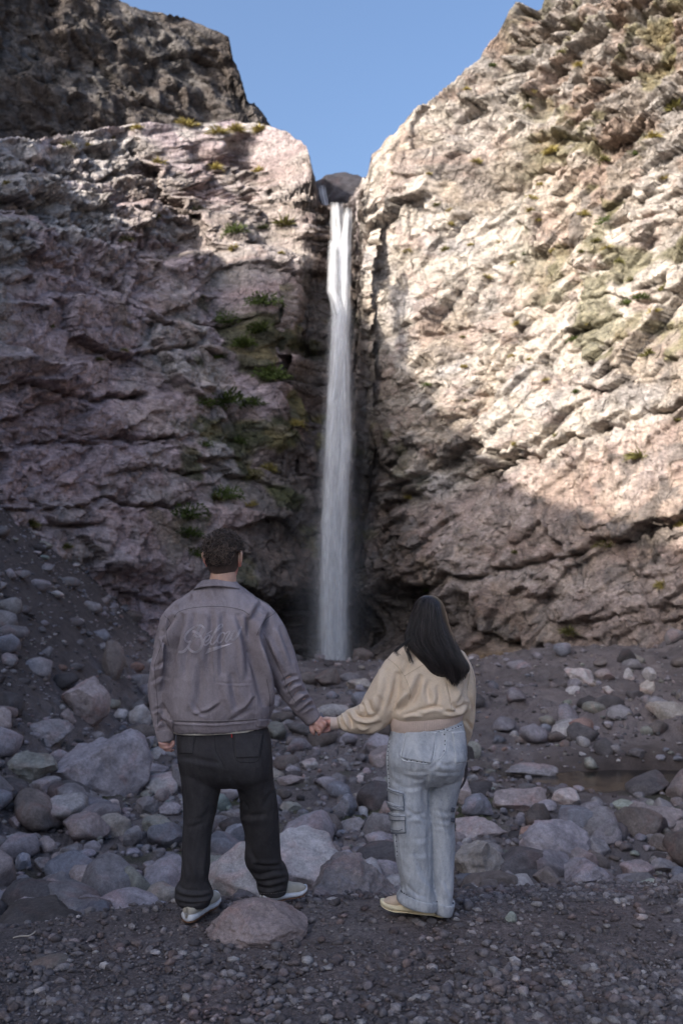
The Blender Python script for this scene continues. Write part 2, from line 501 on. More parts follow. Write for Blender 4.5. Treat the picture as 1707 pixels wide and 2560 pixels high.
def wall_disp(s, z, px, py, upper=False):
    """distance (m) the rock stands out towards the gorge; s is metres along the wall"""
    right = sstep(860, 930, px)
    zb = z - right * 0.30 * s
    warp = 0.22 * vnoise(s * .5, z * .5, 0, 5)
    w2 = 0.18 * vnoise(s * 1.7, z * 1.7, 0, 6)
    rub = sstep(-.15, .25, fbm(s * .20, z * .24, 0, 85, 3))
    rub = np.maximum(rub, right * 1.5 * sstep(-350, 100, (px - 1130) * .62 - (py - 60)))
    rub = np.maximum(rub, (1 - right) * 1.2 * (1 - sstep(560, 720, py)))
    d = 0.55 * fbm(s * .16, zb * .20, 0, 11, 3)
    h, e = facets(s * .30 + warp, zb * .40 + warp, 31, 2.6, .8)
    d += .66 * h - .10 * np.exp(-(e / .02) ** 2)
    a = s * .94 + zb * .34; c = -s * .34 + zb * .94
    h, e = facets(a * .80 + w2, c * 1.15 + warp, 41, 2.8, .7)
    d += (.27 + .18 * rub) * h - .06 * np.exp(-(e / .035) ** 2)
    a = s * .97 - zb * .26; c = s * .26 + zb * .97
    h, e = facets(a * 1.7 + w2, c * 2.5 + w2, 51, 2.8, .8)
    d += (.10 + .15 * rub) * h - .03 * np.exp(-(e / .05) ** 2)
    a = s * .8 + zb * .6; c = -s * .6 + zb * .8
    h, e = facets(a * 3.6 + w2, c * 4.6, 55, 2.8, .8)
    d += (.035 + .075 * rub) * h
    h, e = facets(s * 7.0, zb * 8.0, 61, 2.6, .8)
    d += (.014 + .035 * rub) * h
    d += .01 * fbm(s * 4, zb * 4, 0, 71, 3)
    # joints: long thin cracks, steep ones and ones along the bedding
    j = np.abs(fbm(s * .35 + .1 * z, z * .10, 2, 95, 3)); d -= .10 * np.exp(-(j / .008) ** 2) * sstep(-.2, .2, vnoise(s * .3, z * .3, 4, 96))
    j = np.abs(fbm(s * .09, zb * .55, 2, 97, 3)); d -= .13 * np.exp(-(j / .010) ** 2) * sstep(-.2, .2, vnoise(s * .3, z * .3, 4, 98))
    if upper:
        d *= .62
        d += .30 * ridged(s * .35 + .2 * z, z * .12, 0, 91, 3)
        return d
    rib = blob(px, py, 1500, 1190, 260, 130, .3)
    t = s * 1.9 + .5 * z + .5 * vnoise(s, z * .4, 0, 15)
    d += rib * (.34 * ridged(t, z * .28, 0, 16, 2) + .1 * ridged(t * 2.2, z * .6, 0, 19, 2))
    slab = np.maximum(blob(px, py, 1180, 1290, 190, 110, .3), blob(px, py, 1440, 1480, 90, 80, .3))
    slab = np.maximum(slab, .7 * blob(px, py, 1060, 900, 190, 330, .5))
    sn = .5 + .5 * sstep(-.2, .25, fbm(s * .45, zb * .6, 6, 161, 3))
    lsl = np.maximum(np.maximum(blob(px, py, 330, 1010, 260, 90, .5), blob(px, py, 230, 1190, 300, 80, .5)), np.maximum(blob(px, py, 430, 1330, 260, 90, .5), blob(px, py, 560, 900, 140, 120, .5)))
    slab = np.maximum(slab, .95 * np.maximum(lsl, .6 * blob(px, py, 660, 720, 80, 160, .5))) * sn
    d = lerp(d, .34 * fbm(s * .3, z * .3, 0, 13, 3) + .05 * fbm(s * 3, z * 1.2, 0, 14, 4) + .3 * (d - .55 * fbm(s * .16, zb * .20, 0, 11, 4)), .72 * slab)
    low = right * sstep(30, 130, py - np.interp(px, CRACKS[0][0], CRACKS[0][1]))
    d = lerp(d, .6 * d, .6 * low)
    for xs, ys, w, dep, uh, ud in CRACKS:
        if xs[0] < 600: dep, ud = dep * 1.5, ud * 1.5
        wob = 14 * vnoise(px / 38., py / 60., 0, int(xs[0]) + 3) + 6 * vnoise(px / 11., 0, 0, int(ys[0]))
        dy, m = line_dy(px, py + wob, xs, ys)
        var = np.clip(.25 + 1.1 * np.abs(vnoise(px / 60., 0, 0, int(ys[0]) + 9)), 0, 1)
        d -= m * dep * .95 * var * np.exp(-((dy - w * .3) / (w * .7)) ** 2)
        d -= m * ud * .65 * sstep(-2, 5, dy) * np.exp(-np.maximum(dy, 0) / uh)
    qx = px + 45 * fbm(s * .9, z * .9, 0, 301, 4); qy = py + 38 * fbm(s * .9, z * .9, 4, 303, 4)
    cave = np.maximum(blob(qx, qy, 770, 1600, 170, 95, .5), .75 * blob(qx, qy, 1000, 1560, 150, 74, .5))
    cave = np.maximum(cave, .35 * blob(qx, qy, 360, 1490, 200, 50, .5))
    d -= 1.5 * cave
    d += .5 * blob(px, py, 1000, 1650, 240, 40, .5)
    d -= .5 * blob(px, py, 838, 900, 60, 420, .6)
    d += .4 * blob(px, py, 720, 760, 40, 150, .6)
    return d

# stained rock colours (linear albedo)
C_PINK = np.array((.42, .315, .28)); C_PURP = np.array((.43, .345, .36)); C_GREY = np.array((.37, .34, .325)); C_PALE = np.array((.54, .48, .42))
C_DARK = np.array((.085, .070, .062)); C_BROWN = np.array((.20, .145, .115)); C_MOSS = np.array((.060, .068, .022)); C_OCHRE = np.array((.24, .16, .075))
C_CREAM = np.array((.60, .53, .46))

def wall_colour(s, z, px, py, upper=False):
    right = sstep(870, 930, px)
    n1 = fbm(s * .35, z * .35, 0, 101, 4); n2 = fbm(s * 1.2, z * 1.6, 0, 111, 4); n3 = fbm(s * .9, z * .9, 3.3, 121, 5)
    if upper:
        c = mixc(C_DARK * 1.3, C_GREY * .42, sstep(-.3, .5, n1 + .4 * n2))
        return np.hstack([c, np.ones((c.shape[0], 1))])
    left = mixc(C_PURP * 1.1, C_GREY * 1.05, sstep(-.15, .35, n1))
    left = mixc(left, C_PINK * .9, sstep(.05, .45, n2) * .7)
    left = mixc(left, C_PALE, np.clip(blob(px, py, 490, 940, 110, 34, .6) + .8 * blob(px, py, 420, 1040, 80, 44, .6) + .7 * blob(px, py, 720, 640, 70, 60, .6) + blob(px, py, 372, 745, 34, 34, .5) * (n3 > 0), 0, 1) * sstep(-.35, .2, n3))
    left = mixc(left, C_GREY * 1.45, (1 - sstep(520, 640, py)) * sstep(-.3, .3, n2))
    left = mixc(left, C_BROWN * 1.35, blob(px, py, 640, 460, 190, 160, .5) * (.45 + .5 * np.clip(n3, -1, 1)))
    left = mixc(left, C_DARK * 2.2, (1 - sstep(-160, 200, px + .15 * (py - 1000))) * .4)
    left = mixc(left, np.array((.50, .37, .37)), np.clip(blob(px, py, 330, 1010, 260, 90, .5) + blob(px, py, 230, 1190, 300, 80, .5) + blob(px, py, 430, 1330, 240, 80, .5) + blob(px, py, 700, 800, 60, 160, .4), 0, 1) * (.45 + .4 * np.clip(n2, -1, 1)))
    r = mixc(C_CREAM, C_PALE, sstep(-.2, .3, n1))
    r = mixc(r, C_GREY * 1.25, sstep(.0, .4, n3) * .8)
    r = mixc(r, C_PINK, sstep(.1, .4, n2) * .55)
    pinkzone = sstep(0, 60, py - np.interp(px, CRACKS[0][0], CRACKS[0][1]))
    r = mixc(r, C_PINK * 1.02, pinkzone * (.62 + .3 * np.clip(n1, -1, 1)))
    upr = sstep(-420, 150, (px - 1130) * .62 - (py - 60) * 1.0)           # darker, browner rock high on the right
    r = mixc(r, mixc(C_GREY * .8, C_BROWN * 1.2, sstep(-.1, .3, n2)), upr * .72)
    r = mixc(r, C_PINK * .95, upr * sstep(.2, .4, n3) * .7)
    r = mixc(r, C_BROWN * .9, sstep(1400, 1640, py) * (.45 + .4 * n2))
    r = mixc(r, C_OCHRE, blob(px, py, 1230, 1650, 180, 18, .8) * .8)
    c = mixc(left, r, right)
    # wet dark rock round the fall
    hw = np.interp(py, [480, 620, 800, 1000, 1200, 1400, 1640], [40, 62, 95, 150, 220, 260, 330])
    cx = np.interp(py, [480, 800, 1200, 1640], [835, 835, 815, 800])
    wet = 1 - sstep(.6, 1.15, np.abs(px - cx) / hw + .35 * n2)
    c = mixc(c, mixc(C_DARK * 1.15, C_BROWN * .75, sstep(-.1, .4, n3)), wet * .88)
    moss = sstep(-.02, .26, fbm(s * .8, z * .8, 9, 131, 5) + .26 * np.maximum(blob(px, py, 640, 1180, 220, 260, .8), blob(px, py, 640, 850, 90, 160, .8)) - .20)
    moss = moss * np.clip(blob(px, py, 640, 1050, 270, 480, .5) + .6 * blob(px, py, 1000, 1200, 160, 260, .6), 0, 1)
    c = mixc(c, mixc(C_MOSS, np.array((.15, .13, .045)), sstep(-.1, .3, n2)), moss * .85)
    g1 = fbm(s * 1.7, z * 1.7, 5, 141, 5); g2 = fbm(s * .5, z * .5, 8, 151, 5)
    c = mixc(c, C_GREY * .62, sstep(.12, .34, g1) * (.35 + .5 * sstep(-.1, .3, g2)) * (.35 + .65 * right))
    c = mixc(c, c * np.array((.80, .76, .72)), sstep(-.05, .3, g2) * right)
    grass = sstep(.15, .35, n3 + .1) * (py < 900) * right * sstep(1150, 1450, px) * .6
    c = mixc(c, np.array((.16, .15, .05)), grass)
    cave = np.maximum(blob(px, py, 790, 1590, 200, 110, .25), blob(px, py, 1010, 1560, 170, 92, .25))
    c = mixc(c, C_DARK * 1.2, cave * .6)  # shade of the cave recesses painted into the rock colour
    return np.hstack([c, (1 - .9 * wet)[:, None]])

def lean_of(s):
    """how far the wall leans back per metre of height"""
    r = sstep(S_FALL + .8, S_FALL + 6, s)
    return lerp(.10, .30, r)

def build_wall(name, s_vals, z0, topline, nrow, upper=False, off=0.0, plateau=26.0, nplat=10, own=None):
    s = np.asarray(s_vals)
    bx, by, nx, ny = base_at(s, own)
    bx = bx - nx * off; by = by - ny * off
    px = np.where(by > 5, CXP + FPX * bx / np.maximum(by, 5), np.where(bx < 0, -4000., 6000.))
    # height of the rim at each column, from its outline against the sky
    if topline == 'left': ty = lines_interp(px, LEFT_BENCH)
    elif topline == 'right': ty = lines_interp(px, RIGHT_TOP)
    else: ty = lines_interp(px, UPPER_TOP)
    L = lean_of(s) if not upper else np.full(s.shape, .16)
    LN = {'left': LEFT_BENCH, 'right': RIGHT_TOP}.get(topline, UPPER_TOP)
    H = np.full(s.shape, 34.0); found = np.zeros(s.shape, bool)
    sb = 4.6 if topline == 'left' else (.3 if topline == 'right' else 0.)
    for h in np.arange(7.0, 34.0, .08):
        sbk = sb * np.clip(np.abs(s - S_FALL) / 3 - .2, 0, 1)
        xx = bx - nx * (L * h + sbk); yy = np.maximum(by - ny * (L * h + sbk), 9)
        dep = yy * _cp + (h - CAMZ) * _sp
        pt = np.where(by > 5, CXP + FPX * xx / dep, np.where(bx < 0, -4000., 6000.))
        pyh = CYP - FPX * ((h - CAMZ) * _cp - yy * _sp) / dep
        hit = (~found) & (pyh <= lines_interp(pt, LN))
        H[hit] = h; found |= hit
    sign = .78 if topline == 'right' else -.8
    def surf(S, z):
        nr = S.shape[0]
        back = L[None, :] * z
        X = bx[None, :] - nx[None, :] * back; Y = by[None, :] - ny[None, :] * back
        ppx, ppy = proj(np.stack([X, Y, z], -1))
        behind = Y < 6
        ppx = np.where(behind, np.where(X < 0, -4000, 6000), ppx)
        if not upper:
            lb = ledge_back(ppx.ravel(), ppy.ravel()).reshape(X.shape)
            X = X - nx[None, :] * lb; Y = Y - ny[None, :] * lb
        u = (.62 * X - sign * Y)
        d = wall_disp(u.ravel(), z.ravel(), ppx.ravel(), ppy.ravel(), upper).reshape(X.shape)
        k9 = np.ones(9) / 9
        if nr == 1:
            d = np.convolve(np.pad(d[0], 4, 'edge'), k9, 'valid')[None]
        else:                  # keep the rim from fraying into thin flakes
            for r_ in range(int(nr * .94), nr):
                f_ = (r_ - nr * .94) / (nr * .06)
                d[r_] = lerp(d[r_], np.convolve(np.pad(d[r_], 4, 'edge'), k9, 'valid'), min(1, f_ * 1.3))
        return X + nx[None, :] * d, Y + ny[None, :] * d, u, ppx, ppy
    vis = (by > 26) & (by < 60)
    for it in range(7):
        X, Y, u, _, _ = surf(s[None, :], H[None, :])
        ax, ay = proj(np.stack([X, Y, H[None, :]], -1))
        want = lines_interp(ax[0], LN)
        dz = (ay[0] - want) * (Y[0] * _cp) / FPX
        dz = np.where(vis, np.clip(dz, -1.5, 1.5), 0)
        dz = np.convolve(np.pad(dz, 2, 'edge'), np.ones(5) / 5, 'valid')
        H = np.clip(H + .6 * dz, 6, 36)
    if topline == 'left':      # the rim out of the frame, nearer the camera, that keeps the gorge floor in shade
        H = np.where(by < 26, np.interp(by, [-30, 4, 9, 13, 17, 20, 23, 26], [18, 19.0, 18.4, 17.2, 16.8, 16.5, 16.2, 13.6]), H)
    elif topline == 'upper':
        cap = np.interp(by, [-30, -7, 3, 10, 15, 18, 21, 23.5, 27, 31, 35], [21.5, 21.5, 22.5, 22, 23, 24.5, 26, 24.5, 22, 25, 34])
        H = np.where(by < 34, np.where(by < 30, cap, np.minimum(H, cap)), H)
    H = H + (.05 if upper else .12) * fbm(s * 2.2, 0, 0, 7, 3) * (np.abs(s - S_FALL) > 1.6)
    t = np.linspace(0, 1, nrow)
    z = z0 + (H[None, :] - z0) * t[:, None]
    S = np.repeat(s[None, :], nrow, 0)
    X, Y, U_, ppx, ppy = surf(S, z)
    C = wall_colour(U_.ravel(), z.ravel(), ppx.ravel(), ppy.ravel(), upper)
    zz = z + .08 * fbm(U_ * 2, z * 2, 7, 333, 3) * (t[:, None] > 0)
    rows = [np.stack([X, Y, zz], -1)]
    c_rows = [C.reshape(nrow, len(s), 4)]
    ex, ey = X[-1], Y[-1]
    # the top goes on behind the rim as a plateau
    for k in range(1, nplat + 1):
        f = (k / nplat) ** 1.6 * plateau
        zt = zz[-1] - .04 * f + .5 * fbm(s * .5, f * .5, 0, 44, 3) * min(1, f)
        zt = zt - np.exp(-((s - S_FALL + .1) / .8) ** 2) * 0.0
        rows.append(np.stack([ex - nx * f, ey - ny * f, zt], -1)[None])
        c_rows.append(C.reshape(nrow, len(s), 4)[-1:] * .9)
    V = np.concatenate(rows, 0); CC = np.concatenate(c_rows, 0)
    F = grid_faces(V.shape[0], V.shape[1])[:, ::-1]
    me = make_mesh(name, V.reshape(-1, 3), F, (MAT_CLIFF,), CC.reshape(-1, 4), smooth=False)
    return me, V, F

def s_samples(a, b, n, va, vb, ncoarse):
    """dense inside va..vb, coarse outside"""
    parts = []
    if a < va: parts.append(np.linspace(a, va, ncoarse, endpoint=False))
    parts.append(np.linspace(max(a, va), min(b, vb), n))
    if b > vb: parts.append(np.linspace(vb, b, ncoarse + 1)[1:])
    return np.concatenate(parts)

S_L_VIS = float(np.interp(8.2, -_bc[:1900, 0][::-1] if False else _bc[:1, 0] * 0 + 0, [0])) if False else S_FALL - 15.5
S_R_VIS = S_FALL + 17.5
S_MAX = _bs[-1]

sl = np.concatenate([np.linspace(0, S_L_VIS, 50, endpoint=False), np.linspace(S_L_VIS, S_FALL - 4, 270, endpoint=False), np.linspace(S_FALL - 4, S_FALL + 1.0, 180)])
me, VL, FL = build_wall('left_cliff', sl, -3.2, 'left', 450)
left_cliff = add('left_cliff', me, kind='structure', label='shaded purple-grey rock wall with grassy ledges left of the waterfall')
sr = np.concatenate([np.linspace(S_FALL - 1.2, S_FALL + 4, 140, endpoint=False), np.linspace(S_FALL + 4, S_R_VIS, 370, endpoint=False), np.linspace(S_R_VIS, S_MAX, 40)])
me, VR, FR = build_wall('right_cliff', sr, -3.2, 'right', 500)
right_cliff = add('right_cliff', me, kind='structure', label='sunlit cream and pink rock wall right of the waterfall')
UB = catmull([(-17, -14), (-17, -2), (-17, 8), (-16.8, 15), (-16.6, 20), (-16.6, 27), (-15, 34), (-12.5, 38), (-8.5, 41), (-5.5, 42.6), (-3.0, 43.6), (-.9, 46), (.3, 50), (.2, 56)], 2500)
_us = np.concatenate([[0], np.cumsum(np.linalg.norm(np.diff(UB, axis=0), axis=1))]); _ut = np.gradient(UB, axis=0); _ul = np.linalg.norm(_ut, axis=1)
own_u = (_us, UB[:, 0], UB[:, 1], _ut[:, 1] / _ul, -_ut[:, 0] / _ul)
_s0 = float(np.interp(33, UB[:, 1], _us))
su = np.concatenate([np.linspace(0, _s0, 50, endpoint=False), np.linspace(_s0, _us[-1], 300)])
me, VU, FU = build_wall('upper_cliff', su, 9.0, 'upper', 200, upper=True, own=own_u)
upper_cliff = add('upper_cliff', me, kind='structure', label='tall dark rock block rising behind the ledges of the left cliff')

def bvh_of(V, F):
    V = V.reshape(-1, 3)
    return BVHTree.FromPolygons(V.tolist(), F.tolist())
BV_L, BV_R = bvh_of(VL, FL), bvh_of(VR, FR)

# ------------------------------------------------------------------ ground
def ground_z(x, y):
    x = np.asarray(x, float); y = np.asarray(y, float)
    # the gravel hump that carries the couple
    crest = np.interp(x, [-6, -2.2, -1.35, -.9, -.3, .3, .8, 1.6, 3, 6], [3.6, 4.35, 4.75, 5.1, 5.45, 5.6, 6.0, 6.5, 6.4, 6.0])
    crest = crest + .12 * vnoise(x * 2.1, 0, 0, 201)
    hump = -.035 - .25 * np.clip(y - 5.0, 0, 2) - .05 * sstep(1.0, 2.2, -x) + .05 * sstep(4.6, 3.4, y)
    hump = hump + .03 * fbm(x * 1.1, y * 1.1, 0, 203, 3) * sstep(4.0, 3.0, y) 
    bed = -1.50 + .16 * fbm(x * .35, y * .35, 0, 205, 4) + .07 * fbm(x * 1.6, y * 1.6, 0, 207, 3)
    bed = bed + .32 * np.exp(-((y - 27.5) / 2.2) ** 2) * sstep(-7, -2, x) + .18 * np.exp(-((y - 22) / 2.5) ** 2)
    bed = bed - 1.3 * sstep(29, 32, y) * np.exp(-((x + .4) / 5.) ** 2)
    # fine talus on the left, gravel bars on the right
    x0 = np.interp(y, [0, 8, 12, 18, 26, 34], [-3.6, -3.2, -3.5, -4.2, -4.6, -5.2])
    sl = np.interp(y, [0, 8, 12, 18, 26], [.30, .32, .55, .85, 1.0])
    bed = bed + sl * np.maximum(x0 - x, 0) + .25 * np.exp(-((x0 - x) / .8) ** 2) * 0
    bed = bed + .55 * np.exp(-(((x - 6.6) / 2.2) ** 2 + ((y - 18.5) / 2.0) ** 2)) + .45 * sstep(20, 27, y) * sstep(2.5, 7, x)
    bed = bed + .8 * np.maximum(x - np.interp(y, [0, 10, 20, 27], [7, 7.5, 9.0, 8.5]), 0) * .6
    # the shallow pool and the creek
    pool = np.exp(-(((x - 4.9) / 2.3) ** 2 + ((y - 15.2) / .75) ** 2) ** 2)
    creek = np.exp(-(((x + 2.35) / .85) ** 2 + ((y - 9.9) / .42) ** 2) ** 2) + .8 * np.exp(-(((x - 1.35) / .45) ** 2 + ((y - 8.5) / .9) ** 2) ** 2)
    bed = bed - .22 * pool - .2 * creek
    t = sstep(0, 1, (y - crest) / np.interp(x, [-3, -1, 0, 1, 3], [2.6, 2.2, 2.2, 2.0, 2.3]))
    z = hump * (1 - t) + bed * t
    return z

def ground_detail(x, y):
    near = 1 - sstep(6, 9, y)
    d = near * (.012 * fbm(x * 9, y * 9, 0, 221, 4) + .006 * facets(x * 22, y * 22, 225)[0])
    far = sstep(6.5, 9, y)
    h, e = facets(x * 3.4, y * 3.4, 231, 1.2)
    h2, e2 = facets(x * 9, y * 9, 235, 1.2)
    rough = .12 + .88 * sstep(-.1, .3, fbm(x * .5, y * .5, 0, 239, 3) + .15)
    talus = 1 - sstep(.2, 1.6, np.interp(y, [0, 8, 12, 18, 26, 34], [-3.6, -3.2, -3.5, -4.2, -4.6, -5.2]) - x)
    wetm = np.exp(-(((x - 4.9) / 2.3) ** 2 + ((y - 15.2) / .75) ** 2) ** 2)
    d = d + far * rough * (.4 + .6 * talus) * (1 - .8 * wetm) * (.11 * h + .05 * h2 - .03 * np.exp(-(e / .1) ** 2))
    return d

yr = np.concatenate([np.linspace(-30, 2.9, 24), np.linspace(3.0, 6.8, 230)[0:], 6.8 * (46 / 6.8) ** (np.linspace(0, 1, 240)[1:])])
uc = np.concatenate([-np.geomspace(9, .47, 26)[:-1], np.linspace(-.47, .47, 460), np.geomspace(.47, 9, 26)[1:]])
YY = np.repeat(yr[:, None], len(uc), 1); XX = uc[None, :] * np.maximum(YY, 3.0)
XX = np.clip(XX, -60, 60)
ZZ = ground_z(XX, YY) + ground_detail(XX, YY)
n1 = fbm(XX * .7, YY * .7, 0, 241, 4).ravel(); n2 = fbm(XX * 3, YY * 3, 0, 243, 3).ravel()
gx, gy = XX.ravel(), YY.ravel()
g_dark = np.array((.145, .125, .124)); g_red = np.array((.19, .155, .148)); g_grey = np.array((.225, .20, .20)); g_pale = np.array((.27, .24, .245))
gc = mixc(g_dark, g_red, sstep(-.2, .4, n1))
gc = mixc(gc, g_grey, sstep(0, .5, n2) * .6)
farm = sstep(7, 10, gy)
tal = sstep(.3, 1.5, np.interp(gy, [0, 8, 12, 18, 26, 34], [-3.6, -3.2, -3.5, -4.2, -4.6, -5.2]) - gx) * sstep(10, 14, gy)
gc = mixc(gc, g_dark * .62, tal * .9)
gc = mixc(gc, g_pale * .8, farm * (1 - tal) * sstep(-.1, .5, n1) * .4)
bar = np.exp(-(((gx - 6.6) / 2.6) ** 2 + ((gy - 18.5) / 2.4) ** 2))
gc = mixc(gc, np.array((.25, .205, .195)), np.clip(bar * 1.3, 0, 1) * .85)
moss = sstep(.22, .42, fbm(XX * .9 + 4, YY * .9, 5, 251, 4).ravel()) * farm * (1 - sstep(13, 17, gy)) * (1 - tal)
gc = mixc(gc, np.array((.055, .065, .02)), moss * .75)
wetp = np.clip(np.exp(-(((gx - 4.9) / 2.7) ** 2 + ((gy - 15.2) / 1.4) ** 2) ** 2) + np.exp(-(((gx + 2.35) / 1.1) ** 2 + ((gy - 9.9) / .7) ** 2) ** 2), 0, 1)
gc = mixc(gc, np.array((.05, .034, .026)), wetp * .85)
GC = np.hstack([gc, (1 - .8 * wetp)[:, None]])
VG = np.stack([XX, YY, ZZ], -1)
FG = grid_faces(*XX.shape)
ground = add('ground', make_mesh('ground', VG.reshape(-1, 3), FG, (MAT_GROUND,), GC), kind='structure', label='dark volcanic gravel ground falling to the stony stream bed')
BV_G = bvh_of(VG, FG)

def gz(x, y):
    h = BV_G.ray_cast(Vector((x, y, 30)), Vector((0, 0, -1)))
    return h[0].z if h[0] is not None else float(ground_z(x, y))

def cam_hit(bv, px, py):
    d = Vector(ray(px, py).tolist())
    return bv.ray_cast(Vector((0, 0, CAMZ)), d.normalized())

# ------------------------------------------------------------------ water
def water_material(name, col, rough=.06):
    m, nt, b, out = mat_new(name)
    b.inputs['Base Color'].default_value = (*col, 1)
    b.inputs['Roughness'].default_value = rough
    b.inputs['IOR'].default_value = 1.33
    b.inputs['Transmission Weight'].default_value = .35
    v = coords(nt)
    bump(nt, b, noise(nt, 9, 4, .6, v), .35, .03)
    return m
MAT_POOL = water_material('shallow_water', (.035, .030, .027), .12)
def water_patch(name, x0, x1, y0, y1, z, label):
    xs = np.linspace(x0, x1, 60); ys = np.linspace(y0, y1, 40)
    X, Y = np.meshgrid(xs, ys)
    Z = z + .006 * fbm(X * 3, Y * 6, 0, 5, 3)
    return add(name, make_mesh(name, np.stack([X, Y, Z], -1).reshape(-1, 3), grid_faces(40, 60), (MAT_POOL,)), kind='structure', label=label)
water_patch('pool_water', .9, 7.6, 12.9, 16.7, -1.635, 'shallow brown pool behind the boulders on the right')
water_patch('creek_water', -3.4, -1.3, 9.3, 10.5, -1.64, 'narrow dark creek among the stones left of the man')
water_patch('brook_water', .8, 1.95, 7.6, 9.4, -1.62, 'little brook running between stones beside the woman')
# ------------------------------------------------------------------ the waterfall
def fall_material():
    m = bpy.data.materials.new('falling_water'); m.use_nodes = True
    nt = m.node_tree; nt.nodes.clear()
    out = nt.nodes.new('ShaderNodeOutputMaterial')
    at = nt.nodes.new('ShaderNodeAttribute'); at.attribute_name = 'flow'
    sep = nt.nodes.new('ShaderNodeSeparateXYZ'); nt.links.new(at.outputs['Vector'], sep.inputs[0])   # x across -1..1, y metres down, z density
    mp = nt.nodes.new('ShaderNodeMapping'); mp.inputs['Scale'].default_value = (3.6, .42, 0.0)
    nt.links.new(at.outputs['Vector'], mp.inputs[0])
    s1 = noise(nt, 1.0, 6, .62, mp.outputs[0], .35)
    mp2 = nt.nodes.new('ShaderNodeMapping'); mp2.inputs['Scale'].default_value = (9, 1.3, 0.0)
    nt.links.new(at.outputs['Vector'], mp2.inputs[0])
    s2 = noise(nt, 1.0, 7, .7, mp2.outputs[0], .2)
    ab = nt.nodes.new('ShaderNodeMath'); ab.operation = 'ABSOLUTE'; nt.links.new(sep.outputs[0], ab.inputs[0])
    edge = ramp(nt, ab.outputs[0], [(0.0, 1.0), (0.4, .92), (0.72, .5), (1.0, 0.0)])
    st = ramp(nt, s1, [(0.34, 0.18), (0.6, 1.0)])
    st2 = ramp(nt, s2, [(0.34, 0.3), (0.62, 1.0)])
    def mul(a, b_):
        q = nt.nodes.new('ShaderNodeMath'); q.operation = 'MULTIPLY'; nt.links.new(a, q.inputs[0]); nt.links.new(b_, q.inputs[1]); return q.outputs[0]
    al = mul(mul(st, st2), sep.outputs[2])
    cl = nt.nodes.new('ShaderNodeClamp'); nt.links.new(al, cl.inputs[0]); al = mul(cl.outputs[0], edge)
    d = nt.nodes.new('ShaderNodeBsdfDiffuse'); d.inputs['Color'].default_value = (.93, .95, .98, 1)
    tl = nt.nodes.new('ShaderNodeBsdfTranslucent'); tl.inputs['Color'].default_value = (.93, .95, .98, 1)
    mx = nt.nodes.new('ShaderNodeMixShader'); mx.inputs[0].default_value = .45
    nt.links.new(d.outputs[0], mx.inputs[1]); nt.links.new(tl.outputs[0], mx.inputs[2])
    tr = nt.nodes.new('ShaderNodeBsdfTransparent')
    m2 = nt.nodes.new('ShaderNodeMixShader')
    nt.links.new(al, m2.inputs[0]); nt.links.new(tr.outputs[0], m2.inputs[1]); nt.links.new(mx.outputs[0], m2.inputs[2])
    nt.links.new(m2.outputs[0], out.inputs['Surface'])
    return m
MAT_FALL = fall_material()

def fall_sheet(path, Y0, bulge, seed, dens, nc=14, wob=.0):
    """path: (py, left px, right px) rows; a curved sheet of falling water with real thickness in depth"""
    path = np.asarray(path, float)
    pys = np.arange(path[0, 0], path[-1, 0], 5.0)
    L = np.interp(pys, path[:, 0], path[:, 1]); R = np.interp(pys, path[:, 0], path[:, 2])
    am = 2.4 if seed < 4 else 8.0
    L = L + am * fbm(pys / 55, 0 * pys, seed, 3, 4); R = R + am * fbm(pys / 55, 0 * pys, seed + 9, 4, 4)
    V, U = [], []
    d0 = None
    for k, py in enumerate(pys):
        y = Y0 - .9 * (1 - math.exp(-(py - pys[0]) / 260.))
        for a in np.linspace(-1, 1, nc):
            px = lerp(L[k], R[k], (a + 1) / 2)
            P = W(px, py, y - bulge * (1 - a * a) + wob * math.sin(py / 37. + a * 2 + seed))
            V.append(P); U.append((a + seed * 7.31, (W(0, pys[0], Y0)[2] - P[2]) + seed * 3.7, dens * min(1, (py - pys[0] + 6) / 24.)))
    V = np.array(V); U = np.array(U)
    A = np.tile(np.linspace(-1, 1, nc), len(pys)); U2 = U.copy(); U2[:, 0] = A
    U2[:, 1] += seed * 13.7
    return V, grid_faces(len(pys), nc), U2

falls = [
    fall_sheet([(506, 826, 858), (560, 824, 866), (700, 822, 872), (800, 824, 874), (900, 822, 876), (1000, 816, 878), (1120, 808, 880), (1250, 802, 876), (1400, 797, 870), (1560, 796, 868), (1665, 794, 870)], 35.9, .35, 1, 1.8),
    fall_sheet([(518, 860, 882), (600, 850, 882), (700, 846, 880), (900, 842, 878), (1100, 840, 882), (1300, 828, 872), (1665, 820, 872)], 35.7, .25, 2, 1.5),
    fall_sheet([(600, 820, 846), (730, 816, 850), (790, 828, 872), (1000, 816, 850), (1300, 800, 840), (1665, 792, 845)], 35.4, .3, 3, 1.4),
    fall_sheet([(760, 818, 886), (1000, 806, 890), (1300, 790, 884), (1500, 782, 884), (1665, 776, 886)], 35.2, .5, 4, .5),
    fall_sheet([(1000, 800, 896), (1300, 778, 896), (1500, 764, 898), (1665, 752, 904)], 35.0, .7, 5, .24),
]
Vs, Fs, Us, n0 = [], [], [], 0
for V, F, U in falls:
    Vs.append(V); Fs.append(F + n0); Us.append(U); n0 += len(V)
add('waterfall', make_mesh('waterfall', np.concatenate(Vs), np.concatenate(Fs), (MAT_FALL,), None, True, np.concatenate(Us)),
    kind='structure', label='tall thin white waterfall dropping down the dark wet gully')
# the small upper step of the fall, further back in the notch
V, F, U = fall_sheet([(462, 793, 817), (480, 795, 819), (540, 806, 828)], 40.5, .2, 6, 1.6, 10)
add('upper_waterfall', make_mesh('upper_waterfall', V, F, (MAT_FALL,), None, True, U), kind='structure', label='short upper step of the waterfall in the notch against the sky')

